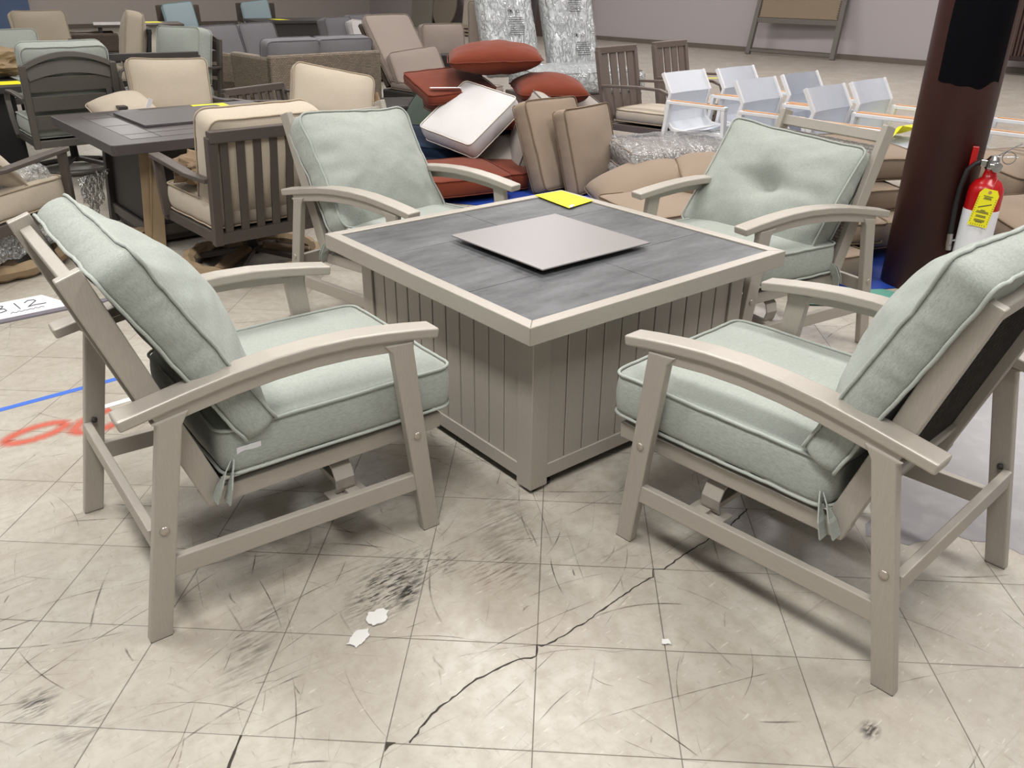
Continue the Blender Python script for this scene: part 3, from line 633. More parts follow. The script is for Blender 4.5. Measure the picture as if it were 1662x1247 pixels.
bm = NB(); lathe(bm, [(.001, 0), (.008, 0), (.008, .001), (.001, .001)], 14); bmesh.ops.rotate(bm, verts=bm.verts, cent=(0, 0, 0), matrix=Matrix.Rotation(R(90), 3, 'Y')); bmesh.ops.translate(bm, verts=bm.verts, vec=(.0822, 0, .164)); link('eyelet', bm, teak, tg)
bm = NB(); tube(bm, [(.083, 0, .164), (.075, .004, .19), (.05, .008, .23)], .001, 5); link('tag_wire', bm, steel, tg)
bm = NB(); box(bm, (.0795, 0, EB + .08), (.002, .05, .03)); box(bm, (.0797, -.035, EB + .08), (.002, .012, .02)); link('label_print', bm, ink, fe)

# ------------------------------------------------------------------ dark metal chairs of the background
def dark_chair(label, x, y, hd, style='vertical', mt=dkm, W=.66, bt=.86, swivel=True, arms='straight', group='dark metal patio armchairs', wrap=False, name='patio_armchair', slats=7, lean=.16):
    r = root(name, label, 'chair', (x, y, 0), hd, group); hw = W / 2
    zb = .27; bx = -.32; tx = bx - lean * (bt - zb)
    P = lambda s, z: (bx + (tx - bx) * (z - zb) / (bt - zb), s, z)
    for s in (-1, 1):
        bm = NB(); bar(bm, P(s*(hw - .02), zb - .03), P(s*(hw - .02), bt), .045, .04, (1, 0, 0)); link('back_post', bm, mt, r, .004)
        if arms == 'straight':
            bm = NB(); sweep(bm, [(bx - .03, s*hw, .56), (bx + .2, s*hw, .555), (.15, s*hw, .575), (.33, s*hw, .585)], [.04, .055, .06, .06], .022); link('armrest', bm, mt, r, .004)
            bm = NB(); bar(bm, (.30, s*(hw - .0), .575), (.30, s*(hw - .01), zb), .045, .03, (1, 0, 0)); link('arm_post', bm, mt, r, .003)
        else:
            bm = NB(); sweep(bm, [(bx - .04, s*hw, .60), (0, s*hw, .615), (.22, s*hw, .61), (.30, s*hw, .585), (.325, s*hw, .53), (.30, s*hw, .40), (.27, s*(hw - .01), .27)], .04, .022); link('armrest', bm, mt, r, .004)
    bm = NB()
    for a, b in (((bx, -hw + .03, zb), (.32, -hw + .03, zb)), ((bx, hw - .03, zb), (.32, hw - .03, zb)), ((.32, -hw, zb), (.32, hw, zb)), ((bx, -hw, zb), (bx, hw, zb))): bar(bm, a, b, .035, .055)
    box(bm, (0, 0, zb + .01), (.6, W - .08, .02)); link('seat_frame', bm, mt, r, .004)
    if style == 'vertical':
        bm = NB(); bar(bm, P(-hw + .01, bt), P(hw - .01, bt), .045, .055); link('top_rail', bm, mt, r, .005)
        for i in range(slats):
            yy = -hw + .04 + (W - .08) * (i + .5) / slats; wd = (W - .08) / slats * (.48 if slats > 5 else .72)
            bm = NB(); bar(bm, P(yy, zb), P(yy, bt - .02), wd, .014, (1, 0, 0)); link('back_slat', bm, mt, r, .002)
    else:
        bm = NB(); pts = []
        for i in range(13):
            q = -1 + i / 6; pts.append(P(q * (hw - .02), bt - .02 + .085 * (1 - q*q)))
        sweep(bm, pts, .03, .04, (1, 0, -.1)); link('top_rail', bm, mt, r, .004)
        for i in range(3):
            z = .43 + i * .135; bm = NB(); bar(bm, P(-hw + .03, z), P(hw - .03, z), .014, .105, (-.16, 0, 1)); link('back_slat', bm, mt, r, .002)
        bm = NB(); pts = [P((-1 + i / 6) * (hw - .04), bt - .07 + .05 * (1 - (-1 + i/6)**2)) for i in range(13)]; sweep(bm, pts, .012, .09, (1, 0, -.1)); link('back_slat', bm, mt, r, .002)
    if swivel:
        bm = NB(); lathe(bm, [(.03, .07), (.03, zb - .06), (.10, zb - .05), (.10, zb - .03)], 16); link('swivel_post', bm, black, r)
        for k in range(4):
            a = math.pi/4 + k*math.pi/2; bm = NB(); bar(bm, (0, 0, .10), (.34*math.cos(a), .34*math.sin(a), .035), .05, .025); link('base_leg', bm, mt, r, .003)
        bm = NB(); ring = [(.31 * math.cos(2*math.pi*k/36), .31 * math.sin(2*math.pi*k/36), .03) for k in range(36)]; tube(bm, ring, .022, 8, True); link('base_ring', bm, mt, r, smooth=True)
        if wrap:
            bm = NB(); rr = [(.335 * math.cos(2*math.pi*k/48), .335 * math.sin(2*math.pi*k/48), .045) for k in range(48)]; tube(bm, rr, [.045 + .007*math.sin(k*2.1) for k in range(48)], 8, True, .8); link('paper_wrap', bm, kraft, r, smooth=False)
            for k in range(3):
                a = k*2.1; bm = NB(); bar(bm, (.05*math.cos(a), .05*math.sin(a), .10), (.30*math.cos(a), .30*math.sin(a), .055), .07, .05); link('paper_wrap', bm, kraft2, r, .01)
    else:
        for sx in (-.3, .3):
            for s in (-1, 1):
                bm = NB(); bar(bm, (sx, s*(hw - .01), zb), (sx*1.08, s*(hw - .01), 0), .035, .035, (1, 0, 0)); link('leg', bm, mt, r, .003)
    return r
def chair_at(x, y, hd): return (x, y, hd)
def ch_cush(ch, fab, slab, blab, seed, W=.60, bh=.5, bz=.70, bt=.14, puff=.06, lean=14, seat=True, back=True, n=16, grp=None, bx=-.22, roll=0):
    if seat: cush('seat_cushion', fab, slab, 'seat cushion', in_chair(ch, (.02, 0, .375), (0, -1, 0), (1, 0, 0)), grp and grp[0], W=W, H=.60, T=.13, puff=.025, seed=seed, n=n)
    if back:
        q = at((0, 0, 0), 0, R(lean), R(roll)); cush('back_cushion', fab, blab, 'back cushion', in_chair(ch, (bx, 0, bz), q[1], q[2]), grp and grp[1], W=W, H=bh, T=bt, puff=puff, seed=seed + .5, n=n, pinch=.02, r=.06)
# swivel chair behind the left sage chair
B = (-.20, 2.20, R(92)); dark_chair('brown slat-back swivel chair seen from behind, paper-wrapped base ring', *B, mt=dkm, W=.66, wrap=True, bt=.765)
ch_cush(B, 'beige', 'beige seat cushion in the slat-back chair seen from behind', 'beige back cushion rising above the vertical slat back', 21, bz=.60, bh=.52, n=24, puff=.05, bt=.16, bx=-.24)
D = (-1.33, 3.02, R(38)); dark_chair('brown armchair at the left edge with plastic-wrapped seat cushion', *D, mt=dkm, wrap=True)
ch_cush(D, 'beige', 'beige seat cushion inside clear plastic at the left edge', '', 22, back=False, n=20)
q = at((0, 0, 0), 0, R(50), R(6)); cush('throw_pillow', 'beige', 'plump beige pillow on the plastic-wrapped chair at the left edge', 'pillow', in_chair(D, (-.10, -.02, .58), q[1], q[2]), W=.58, H=.46, T=.2, knife=True, seed=23, n=20, pinch=.05)
def drape(name, label, ch, seed, W=.80, L=.74, z=.47, mt=film_c, drop=.26, res=34, base=(0, 0)):
    bm = NB(); g = []
    for i in range(res + 1):
        row = []
        for j in range(res + 1):
            u, v = -1 + 2*i/res, -1 + 2*j/res; e = max(abs(u), abs(v)); x, y = u*L/2 + base[0], v*W/2 + base[1]
            zz = z - (drop * max(0, (e - .78) / .22) ** 1.3) + .03 * noise.noise(Vector((u*4, v*4, seed))) + .02 * noise.noise(Vector((u*11, v*11, seed)))
            k = .84 + .16*min(1, e/.8)
            row.append(bm.verts.new((x*k, y*k, max(zz, .02))))
        g.append(row)
    for i in range(res):
        for j in range(res): bm.faces.new((g[i][j], g[i+1][j], g[i+1][j+1], g[i][j+1]))
    o = tag(link(name, bm, mt, smooth=True), label, 'plastic bag', 'clear plastic covers'); o.location = (ch[0], ch[1], 0); o.rotation_euler = (0, 0, ch[2]); return o
drape('plastic_cover', 'crumpled clear plastic over the beige seat at the left edge', D, 3, W=.62, L=.72, z=.50, drop=.38)
bm = NB(); g = []
for i in range(15):
    g.append([bm.verts.new((-.88 + .20*(i/14)*(1 - .5*j/14) + .02*noise.noise(Vector((i*.4, j*.4, 1))), 2.76 - .05*j/14 + .18*i/14, .46 - .26*(j/14)*(.4 + .6*i/14) - .02*noise.noise(Vector((i*.5, j*.5, 3))))) for j in range(15)])
for i in range(14):
    for j in range(14): bm.faces.new((g[i][j], g[i+1][j], g[i+1][j+1], g[i][j+1]))
tag(link('plastic_cover', bm, film_c, smooth=True), 'loose grey plastic corner hanging below the front of the left edge chair', 'plastic bag', 'clear plastic covers')

# dark table with cardboard wrapped post
dt = root('fire_table', 'dark brown square fire table with black pedestal base', 'table', (-.07, 3.25, 0))
TT = .635; H2 = .65
bm = NB(); prism(bm, [(-H2 + .015, -H2), (H2 - .015, -H2), (H2, -H2 + .015), (H2, H2 - .015), (H2 - .015, H2), (-H2 + .015, H2), (-H2, H2 - .015), (-H2, -H2 + .015)], TT - .055, TT, 'z'); link('table_top', bm, plain('dark_brown_top', '#4A4444', .4, .1), dt, .003)
bm = NB(); prism(bm, [(-H2 + .14, -H2 + .14), (H2 - .14, -H2 + .14), (H2 - .14, H2 - .14), (-H2 + .14, H2 - .14)], TT, TT + .0015, 'z'); link('tile_inset', bm, plain('dark_tile', '#504A4A', .35, var=.2, scale=9), dt)
bm = NB()
for a in (-.35, -.0, .35): box(bm, (a, 0, TT + .0018), (.004, 2*H2 - .28, .001)); box(bm, (0, a, TT + .0018), (2*H2 - .28, .004, .001))
link('tile_grout', bm, black, dt)
bm = NB(); a = [(-.40, -.36), (.40, -.36), (.40, .36), (-.40, .36)]; lo = [bm.verts.new((x*1.12, y*1.0, .02)) for x, y in a]; hi_ = [bm.verts.new((x, y, TT - .055)) for x, y in a]
bm.faces.new(lo[::-1]); bm.faces.new(hi_)
for i in range(4): bm.faces.new((lo[i], lo[(i+1) % 4], hi_[(i+1) % 4], hi_[i]))
link('pedestal', bm, dkm2, dt, .003)
for s in (-1, 1):
    for y_ in (-.38, .38):
        bm = NB(); bar(bm, (s*.41, y_, TT - .055), (s*.46, y_, .0), .06, .05, (1, 0, 0)); link('pedestal_leg', bm, dkm2, dt, .004)
bm = NB(); bar(bm, (-.45, -.375, .09), (.45, -.375, .09), .015, .06); bar(bm, (-.455, -.36, .09), (-.455, .36, .09), .015, .06); link('pedestal_rail', bm, dkm, dt)
bm = NB(); box(bm, (.0, .13, TT + .010), (.66, .62, .012)); o = tag(link('burner_cover', bm, plain('dark_lid', '#4B4648', .45)), 'thin dark metal burner cover lying on the dark brown table', 'burner cover'); o.location = (-.07, 3.25, 0)
bm = NB(); bar(bm, (-.475, 2.82, .56), (-.535, 2.80, .02), .11, .012, (-.3, -1, 0)); bar(bm, (-.475, 2.84, .56), (-.56, 2.85, .02), .012, .10, (0, 1, 0))
tag(link('cardboard_wrap', bm, kraft, None, .003), 'tan cardboard corner wrap standing on the dark table pedestal leg', 'cardboard')
card('price_card', 'yellow card on the dark brown table under the beige cushion', [(.12, 3.62), (.34, 3.60), (.36, 3.82), (.14, 3.84)], TT + .0035)

# chair beyond the dark table
F = (.26, 4.66, R(-97)); dark_chair('brown armchair facing us beyond the dark brown table', *F, mt=dkm2, W=.74)
ch_cush(F, 'beige', 'beige seat cushion on the chair beyond the dark table', '', 31, W=.66, back=False)
q = at((0, 0, 0), 0, R(12), R(-2)); cush('back_cushion', 'beige', 'large beige back pillow standing behind the dark brown table', 'pillow', in_chair(F, (-.12, .05, .63), q[1], q[2]), W=.58, H=.46, T=.12, puff=.06, seed=32, n=24, pinch=.03, r=.05)
q = at((0, 0, 0), 0, R(62), R(18)); cush('throw_pillow', 'beige', 'slumped beige pillow with white tag lying left of the large one', 'pillow', in_chair(F, (.10, -.32, .52), q[1], q[2]), W=.42, H=.42, T=.16, knife=True, seed=33, n=20)
bm = NB(); box(bm, (0, 0, 0), (.05, .004, .07)); o = tag(link('hang_tag', bm, paper), 'white tag on the slumped beige pillow edge', 'tag'); o.location = (.04, 4.40, .60); o.rotation_euler = (R(20), R(20), R(40))
# green arched-back chair
G2 = (-.30, 5.45, R(90)); dark_chair('brown armchair with arched horizontal-slat back seen from behind, green cushions', *G2, style='arch', mt=plain('gray_metal', '#5F5A55', .45, .3), W=.66, bt=.84, arms='curved')
ch_cush(G2, 'sage', 'pale green seat cushion in the arched-back chair', 'pale green back cushion behind the arched back', 41, bz=.70, bh=.56, W=.60, puff=.03, bx=-.26)
# green cushion + paper + table far left
T3 = root('fire_table', 'black fire table at the left edge holding brown paper', 'table', (-.98, 6.35, 0))
bm = NB(); box(bm, (0, 0, .60), (1.1, 1.1, .05)); link('table_top', bm, dkm2, T3, .004)
bm = NB(); box(bm, (0, 0, .29), (.86, .86, .56)); link('pedestal', bm, black, T3, .004)
card('price_card', 'yellow card on the black table at the left edge', [(-.72, 5.95), (-.46, 5.93), (-.45, 6.2), (-.7, 6.22)], .627)
def crumple(name, label, c, s, seed, mt=kraft, cat='paper', k=.5, grp=None):
    bm = NB(); bmesh.ops.create_icosphere(bm, subdivisions=4, radius=1)
    for v_ in bm.verts:
        d = v_.co.normalized(); q = 1 + k * (noise.noise(d * 2.2 + Vector((seed, 0, 0))) + .6 * abs(noise.noise(d * 5 + Vector((0, seed, 0)))) - .2); v_.co = Vector((d.x * s[0], d.y * s[1], max(d.z, -.6) * s[2])) * q
    o = tag(link(name, bm, mt), label, cat, grp); o.location = c; return o
crumple('paper_wrapping', 'crumpled brown kraft paper on the black table at the left edge', (-.55, 6.55, .74), (.36, .22, .13), 2, kraft, grp='crumpled kraft paper')
crumple('paper_wrapping', 'crumpled kraft paper between cushion and arm of the slat-back chair', tuple(in_chair(B, (.08, .16, .52), (1, 0, 0), (0, 1, 0))[0]), (.16, .12, .09), 5, kraft2, grp='crumpled kraft paper')
crumple('paper_wrapping', 'kraft paper lump on the floor under the dark table front', (-.62, 2.98, .05), (.17, .10, .05), 7, kraft2, grp='crumpled kraft paper')
E3 = (-.10, 8.2, R(-88)); dark_chair('armchair with pale green cushion behind the black table at the left', *E3, mt=dkm2)
ch_cush(E3, 'sage', 'pale green seat cushion far left behind the kraft paper', 'pale green back cushion far left behind the kraft paper', 42, bz=.66, W=.64, bh=.5)
E4 = (1.12, 12.3, R(-85)); dark_chair('armchair with tall beige cushion against the far left wall', *E4, mt=dkm2)
ch_cush(E4, 'beige', 'beige seat cushion in the farthest left chair', 'tall beige back cushion in the farthest left chair', 43, bz=.66, W=.74, bh=.58)

# wicker pieces
def wicker_box(label, x, y, hd, W, Dp, bh, seat=.36, armh=.60, mt=wk_gray, name='wicker_sofa', cat='sofa', grp='wicker seating', arms=(1, 1), flare=.04, slope=0):
    r = root(name, label, cat, (x, y, 0), hd, grp)
    bm = NB(); box(bm, (0, 0, seat/2 + .02), (Dp, W, seat - .04)); link('seat_base', bm, mt, r, .015)
    bm = NB(); prism(bm, [(-Dp/2 + .12, .04), (-Dp/2 - flare * .2, .04), (-Dp/2 - flare, bh), (-Dp/2 + .06, bh)], -W/2, W/2); link('backrest', bm, mt, r, .02)
    for s, on in ((-1, arms[0]), (1, arms[1])):
        if on: bm = NB(); prism(bm, [(-Dp/2 - flare * .5, .04), (Dp/2, .04), (Dp/2 + .01, armh - slope), (-Dp/2 - flare, armh + slope)], s*W/2, s*(W/2 - .10)); link('armrest', bm, mt, r, .03)
    for sx in (-1, 1):
        for s in (-1, 1): bm = NB(); box(bm, (sx*(Dp/2 - .05), s*(W/2 - .05), .02), (.05, .05, .04)); link('foot', bm, black, r)
    return r
WA = (2.20, 6.26, R(92)); wicker_box('taupe wicker loveseat seen from behind with grey cushions over its back', *WA, 1.22, .86, .76, armh=.745)
for k, (dy, lb) in enumerate([(.30, 'grey back cushion at the left end of the wicker loveseat'), (-.27, 'wider grey back cushion at the right end of the wicker loveseat')]):
    q = at((0, 0, 0), 0, R(10)); cush('back_cushion', 'gray', lb, 'back cushion', in_chair(WA, (-.26, dy, .66), q[1], q[2]), 'grey wicker sofa cushions', W=.56 if k == 0 else .62, H=.46, T=.14, puff=.04, seed=50 + k, n=16)
WB = (2.52, 8.25, R(-62)); wicker_box('taupe wicker sofa section left of the loveseat with two grey cushions', *WB, 1.5, .85, .70, slope=.03, armh=.66)
for k, (dy, lb) in enumerate([(-.40, 'left grey cushion on the wicker sofa beside the plank table'), (.30, 'right grey cushion on the wicker sofa beside the plank table')]):
    q = at((0, 0, 0), 0, R(14)); cush('back_cushion', 'gray', lb, 'back cushion', in_chair(WB, (-.20, dy, .66), q[1], q[2]), 'grey wicker sofa cushions', W=.66, H=.48, T=.18, puff=.05, seed=52 + k, n=16)
pt = root('side_table', 'low grey plank coffee table between the two wicker sofas', 'table', (2.35, 7.25, 0), R(8))
bm = NB()
for i in range(5): box(bm, (0, -.28 + .14*i, .40), (.62, .132, .03))
link('table_top', bm, plain('gray_plank', '#6E6A6A', .5), pt, .003); bm = NB(); box(bm, (0, 0, .20), (.54, .6, .38)); link('base', bm, wk_brown, pt)
card('price_card', 'yellow card on the low plank table', [(2.2, 7.35), (2.42, 7.37), (2.40, 7.55), (2.2, 7.52)], .417)
cb = root('storage_box', 'black wicker storage cube with slatted lid near the far wall', 'storage box', (6.35, 15.3, 0), R(-10))
bm = NB(); box(bm, (0, 0, .31), (1.5, 1.3, .60)); link('box_body', bm, wk_dark, cb); bm = NB(); box(bm, (0, 0, .615), (1.6, 1.4, .05)); link('lid', bm, dkm2, cb, .004)
card('price_card', 'yellow card on the black wicker storage cube', [(5.95, 15.0), (6.22, 15.0), (6.22, 15.5), (5.98, 15.5)], .643)
WC = (4.88, 9.86, R(-70)); wicker_box('dark wicker sofa end with grey cushions by the white pillow', *WC, 1.3, .8, .6, mt=wk_brown)
q = at((0, 0, 0), 0, R(12)); cush('back_cushion', 'gray', 'dark grey back cushion beside the white pillow', 'back cushion', in_chair(WC, (-.15, -.32, .64), q[1], q[2]), 'grey wicker sofa cushions', W=.56, H=.5, T=.16, puff=.05, seed=56, n=14)
cush('back_cushion', 'gray', 'dark grey back cushion half hidden by the white pillow', 'back cushion', in_chair(WC, (-.22, .28, .66), q[1], q[2]), 'grey wicker sofa cushions', W=.56, H=.5, T=.16, puff=.05, seed=57, n=14)
q = at((0, 0, 0), 0, R(18), R(-8)); cush('throw_pillow', 'white', 'white square pillow on the far dark wicker sofa', 'pillow', in_chair(WC, (.08, .0, .58), q[1], q[2]), W=.52, H=.52, T=.12, puff=.02, seed=58, n=14)
# beige pillow on side, dark frame
PB = (1.14, 9.1, R(165)); dark_chair('black armchair seen side-on with an upright beige cushion', *PB, mt=black, bt=.84)
ch_cush(PB, 'beige', 'beige seat cushion in the side-on black armchair', 'upright beige cushion seen edge-on in the black armchair', 61, bz=.72, bh=.66, W=.56, puff=.06, lean=12, bt=.18)
G4 = (1.0, 6.82, R(205)); dark_chair('brown armchair with plump pale green cushion in front of the wicker sofa', *G4, style='arch', mt=dkm, arms='curved')
ch_cush(G4, 'sage', 'pale green seat cushion beside the taupe wicker sofa', 'plump pale green back cushion beside the taupe wicker sofa', 62, bz=.70, bh=.54, W=.58, puff=.06, lean=12, bt=.16)
wc1 = wicker_box('brown wicker armchair tucked under the far dark table', 1.95, 13.4, R(-10), .8, .8, .72, mt=wk_brown, name='wicker_armchair', cat='chair')
t4 = root('dining_table', 'dark rectangular dining table near the far wall with yellow cards', 'table', (2.75, 13.4, 0), R(-14))
bm = NB(); box(bm, (0, 0, .70), (1.35, 1.0, .04)); link('table_top', bm, dkm, t4, .004)
for sx in (-1, 1):
    for s in (-1, 1): bm = NB(); bar(bm, (sx*.58, s*.42, .68), (sx*.62, s*.45, 0), .05, .05, (1, 0, 0)); link('leg', bm, dkm2, t4)
card('price_card', 'yellow card on top of the far dark dining table', [(2.85, 13.35), (3.12, 13.3), (3.2, 13.75), (2.95, 13.8)], .722)
bm = NB(); box(bm, (0, 0, .30), (1.3, .9, .04)); box(bm, (0, 0, .14), (1.1, .7, .28)); o = tag(link('ottoman_table', bm, wk_dark), 'low dark wicker table under the far dining table', 'table'); o.location = (2.25, 10.6, 0)
card('price_card', 'yellow card on the low dark wicker table', [(2.05, 10.4), (2.4, 10.3), (2.5, 10.7), (2.15, 10.75)], .325)
for k, (x, y, hd, lb) in enumerate([(4.22, 15.5, R(-100), 'left'), (6.05, 16.2, R(-110), 'right')]):
    c = (x, y, hd); wicker_box('brown wicker tub chair with blue pillow, %s' % ('left of the two' if k == 0 else 'right of the two beside the storage cube'), x, y, hd, .80, .78, .92, mt=wk_brown, name='wicker_armchair', cat='chair', armh=.56)
    q = at((0, 0, 0), 0, R(15), R(6)); cush('throw_pillow', 'blue', 'sky blue pillow on the %s wicker tub chair' % lb, 'pillow', in_chair(c, (-.10, .0 if k else -.02, .70), q[1], q[2]), 'sky blue pillows', W=.56, H=.5, T=.16, puff=.03, seed=64 + k, n=14)

# beige cushion with kraft paper behind BL
H5 = (1.12, 4.42, R(-70)); dark_chair('brown swivel armchair hidden behind the sage chair, beige pillow on it', *H5, mt=dkm, bt=.60)
ch_cush(H5, 'beige', 'beige seat cushion of the half hidden swivel armchair', '', 71, back=False)
cush('back_cushion', 'beige', 'beige pillow leaning right with kraft paper at its edge', 'pillow', ((1.26, 3.95, .58), Vector((.94, -.26, -.22)), Vector((.16, .30, .94))), W=.62, H=.44, T=.12, puff=.06, seed=72, n=24, pinch=.02, r=.06)
crumple('paper_wrapping', 'gold-brown kraft paper sticking out right of the beige pillow', (1.60, 3.90, .47), (.06, .07, .14), 9, kraft, grp='crumpled kraft paper')

# ------------------------------------------------------------------ chaise, taupe set
cl5 = root('chaise_lounge', 'wicker chaise lounge with raised taupe back pad', 'chaise lounge', (3.55, 6.15, 0), R(-84))
bm = NB(); box(bm, (.35, 0, .20), (1.35, .66, .22)); link('wicker_base', bm, wk_dark, cl5, .02)
bm = NB(); bar(bm, (-.26, 0, .33), (-.72, 0, .95), .62, .04, (1, 0, .5)); link('back_panel', bm, wk_brown, cl5)
for sx in (-.25, .95):
    for s in (-1, 1): bm = NB(); box(bm, (sx, s*.29, .05), (.06, .06, .1)); link('leg', bm, black, cl5)
CL = (3.55, 6.15, R(-84)); q = at((0, 0, 0), 0, R(37)); cush('lounge_pad', 'taupe', 'tall taupe back pad of the chaise lounge', 'cushion', in_chair(CL, (-.40, 0, .70), q[1], q[2]), W=.62, H=.82, T=.09, puff=.015, seed=81, n=18)
cush('lounge_pad', 'taupe', 'taupe seat pad of the chaise lounge lying flat', 'cushion', in_chair(CL, (.38, 0, .36), (0, -1, 0), (1, 0, 0)), W=.62, H=1.2, T=.08, puff=.015, seed=82, n=18)
cush('lumbar_pillow', 'taupe', 'rectangular taupe pillow propped on the chaise lounge', 'pillow', ((3.53, 6.25, .53), Vector((.95, -.12, .10)), Vector((.05, .45, .80))), W=.60, H=.36, T=.13, puff=.025, seed=83, n=18)
SC = (4.95, 7.75, R(-100)); wicker_box('dark wicker armchair with taupe cushion behind the chaise', *SC, .78, .75, .66, mt=wk_dark, name='wicker_armchair', cat='chair')
q = at((0, 0, 0), 0, R(8)); cush('back_cushion', 'taupe', 'taupe back cushion in the wicker armchair behind the chaise', 'back cushion', in_chair(SC, (-.05, 0, .66), q[1], q[2]), W=.60, H=.44, T=.13, puff=.03, seed=84, n=16)
bm = NB(); box(bm, (0, 0, .30), (.34, .34, .60)); o = tag(link('side_table', bm, wk_dark, None, .01), 'small black wicker cube table right of the taupe lumbar pillow', 'table'); o.location = (4.35, 6.75, 0); o.rotation_euler = (0, 0, .3)
bm = NB(); prism(bm, [(-.5, 0), (.5, 0), (.5, .30), (-.5, .34)], -.35, .35); o = tag(link('wicker_ottoman', bm, wk_dark, None, .02), 'low dark wicker ottoman in front of the chaise lounge', 'ottoman'); o.location = (2.75, 5.35, 0); o.rotation_euler = (0, 0, R(-5))
# folded dark green covers/cushions
for k, (c, lb) in enumerate([((2.62, 4.72, .27), 'left of two dark green cushions leaning by the chaise'), ((2.84, 4.60, .27), 'right of two dark green cushions leaning by the chaise')]):
    cush('bench_cushion', 'dgreen', lb, 'cushion', (c, Vector((.25, .92, .12)), Vector((.55, -.1, .80))), 'dark green cushions', W=.62, H=.58, T=.12, puff=.02, seed=86 + k, n=16)
cush('bench_cushion', 'dgreen', 'flat dark green cushion lying behind the two leaning ones', 'cushion', ((3.15, 5.0, .42), Vector((1, -.1, 0)), Vector((.1, 1, .05))), 'dark green cushions', W=.7, H=.5, T=.09, puff=.02, seed=89, n=14)

# ------------------------------------------------------------------ cushion heap
G = 'loose cushions in the heap behind the table'
cush('heap_cushion', 'white', 'bright white box cushion tilted on the heap', 'cushion', ((2.07, 3.27, .455), Vector((.15, -.98, -.14)), Vector((.84, .05, .54))), G, W=.56, H=.56, T=.13, puff=.02, seed=91, n=26, r=.035)
cush('heap_cushion', 'tan', 'left of two tan cushions standing upright before the heap', 'cushion', ((2.37, 2.62, .32), Vector((.99, .14, -.02)), Vector((-.03, .36, .93))), G, W=.57, H=.64, T=.13, puff=.03, seed=92, n=24, r=.03)
cush('heap_cushion', 'tan', 'right of two tan cushions standing upright, knife creased top', 'cushion', ((2.54, 2.44, .295), Vector((.98, .21, .0)), Vector((-.05, .26, .97))), G, W=.57, H=.60, T=.11, puff=.04, seed=93, n=24, r=.03, pinch=.02)
cush('heap_cushion', 'lgray', 'light grey cushion standing on edge behind the left tan one', 'cushion', ((2.42, 2.97, .36), Vector((.45, .88, .1)), Vector((.25, -.2, .93))), G, W=.5, H=.58, T=.13, puff=.03, seed=94, n=20)
cush('heap_cushion', 'lgray', 'pale grey cushion whose corner points up behind the tan ones', 'cushion', ((2.85, 3.05, .45), Vector((.80, .1, .42)), Vector((-.3, .75, .55))), G, W=.52, H=.52, T=.12, puff=.03, seed=95, n=20)
cush('heap_cushion', 'lgray', 'grey cushion in clear wrap under the white cushion', 'cushion', ((2.36, 3.25, .18), Vector((.8, -.3, .2)), Vector((.3, .8, .3))), G, W=.52, H=.52, T=.13, puff=.03, seed=96, n=16)
cush('heap_cushion', 'rust', 'topmost rust orange cushion of the heap', 'cushion', ((2.50, 3.52, .86), Vector((.82, -.57, .03)), Vector((.57, .82, .03))), G, W=.74, H=.60, T=.21, puff=.02, seed=97, n=28, r=.05, knife=True, wr=.008)
cush('heap_cushion', 'rust', 'thin rust cushion below the topmost, white label on it', 'cushion', ((2.20, 3.72, .655), Vector((.97, -.2, .06)), Vector((.2, .96, .22))), G, W=.58, H=.56, T=.07, puff=.01, seed=98, n=20, r=.03)
cush('heap_cushion', 'rust', 'plump rust pillow at the right of the heap, under the topmost', 'cushion', ((2.74, 3.12, .64), Vector((.86, -.48, -.03)), Vector((.48, .86, .06))), G, W=.56, H=.54, T=.21, puff=.02, seed=99, n=24, r=.05, knife=True, wr=.008)
cush('heap_cushion', 'rust', 'rust cushion half buried just behind the pale grey corner', 'cushion', ((2.70, 3.35, .42), Vector((.9, -.3, 0)), Vector((.3, .9, 0))), G, W=.56, H=.56, T=.12, puff=.03, seed=100, n=14)
cush('heap_cushion', 'rust', 'rust cushion lying flat in the middle of the heap', 'cushion', ((2.40, 3.75, .50), Vector((.9, -.3, 0)), Vector((.3, .9, 0))), G, W=.62, H=.6, T=.12, puff=.03, seed=101, n=14)
cush('heap_cushion', 'rust', 'rust cushion on the floor behind the sage chair arm', 'cushion', ((1.66, 2.88, .13), Vector((.95, -.2, 0)), Vector((.2, .95, 0.05))), G, W=.62, H=.6, T=.11, puff=.035, seed=102, n=20, r=.07)
cush('heap_cushion', 'rust', 'folded rust cushion squeezed below the white cushion', 'cushion', ((2.02, 3.02, .08), Vector((.8, -.5, .05)), Vector((.5, .8, .05))), G, W=.6, H=.56, T=.11, puff=.02, seed=103, n=16)
cush('heap_cushion', 'navy', 'upper navy blue cushion under the left side of the white one', 'cushion', ((2.02, 3.86, .20), Vector((.6, -.75, -.05)), Vector((.75, .6, .1))), G, W=.7, H=.58, T=.10, puff=.02, seed=104, n=16)
cush('heap_cushion', 'navy', 'lower navy blue cushion on the floor under the heap', 'cushion', ((1.95, 3.72, .07), Vector((.7, -.65, 0)), Vector((.65, .7, 0))), G, W=.7, H=.6, T=.10, puff=.02, seed=105, n=16)
cush('heap_cushion', 'navy', 'navy cushion supporting the rust cushions inside the heap', 'cushion', ((2.55, 3.6, .33), Vector((.9, -.4, 0)), Vector((.4, .9, 0))), G, W=.8, H=.7, T=.2, puff=.02, seed=106, n=12)
bm = NB(); box(bm, (0, 0, 0), (.24, .045, .002)); o = tag(link('care_label', bm, paper), 'long white label strip on the thin rust cushion', 'label'); o.location = (2.02, 3.52, .662); o.rotation_euler = (0, 0, R(-32))
def tarp(name, label, pts, z, mt, seed):
    bm = NB(); blob(bm, pts, z, .02, seed, .08); return tag(link(name, bm, mt), label, 'tarp')
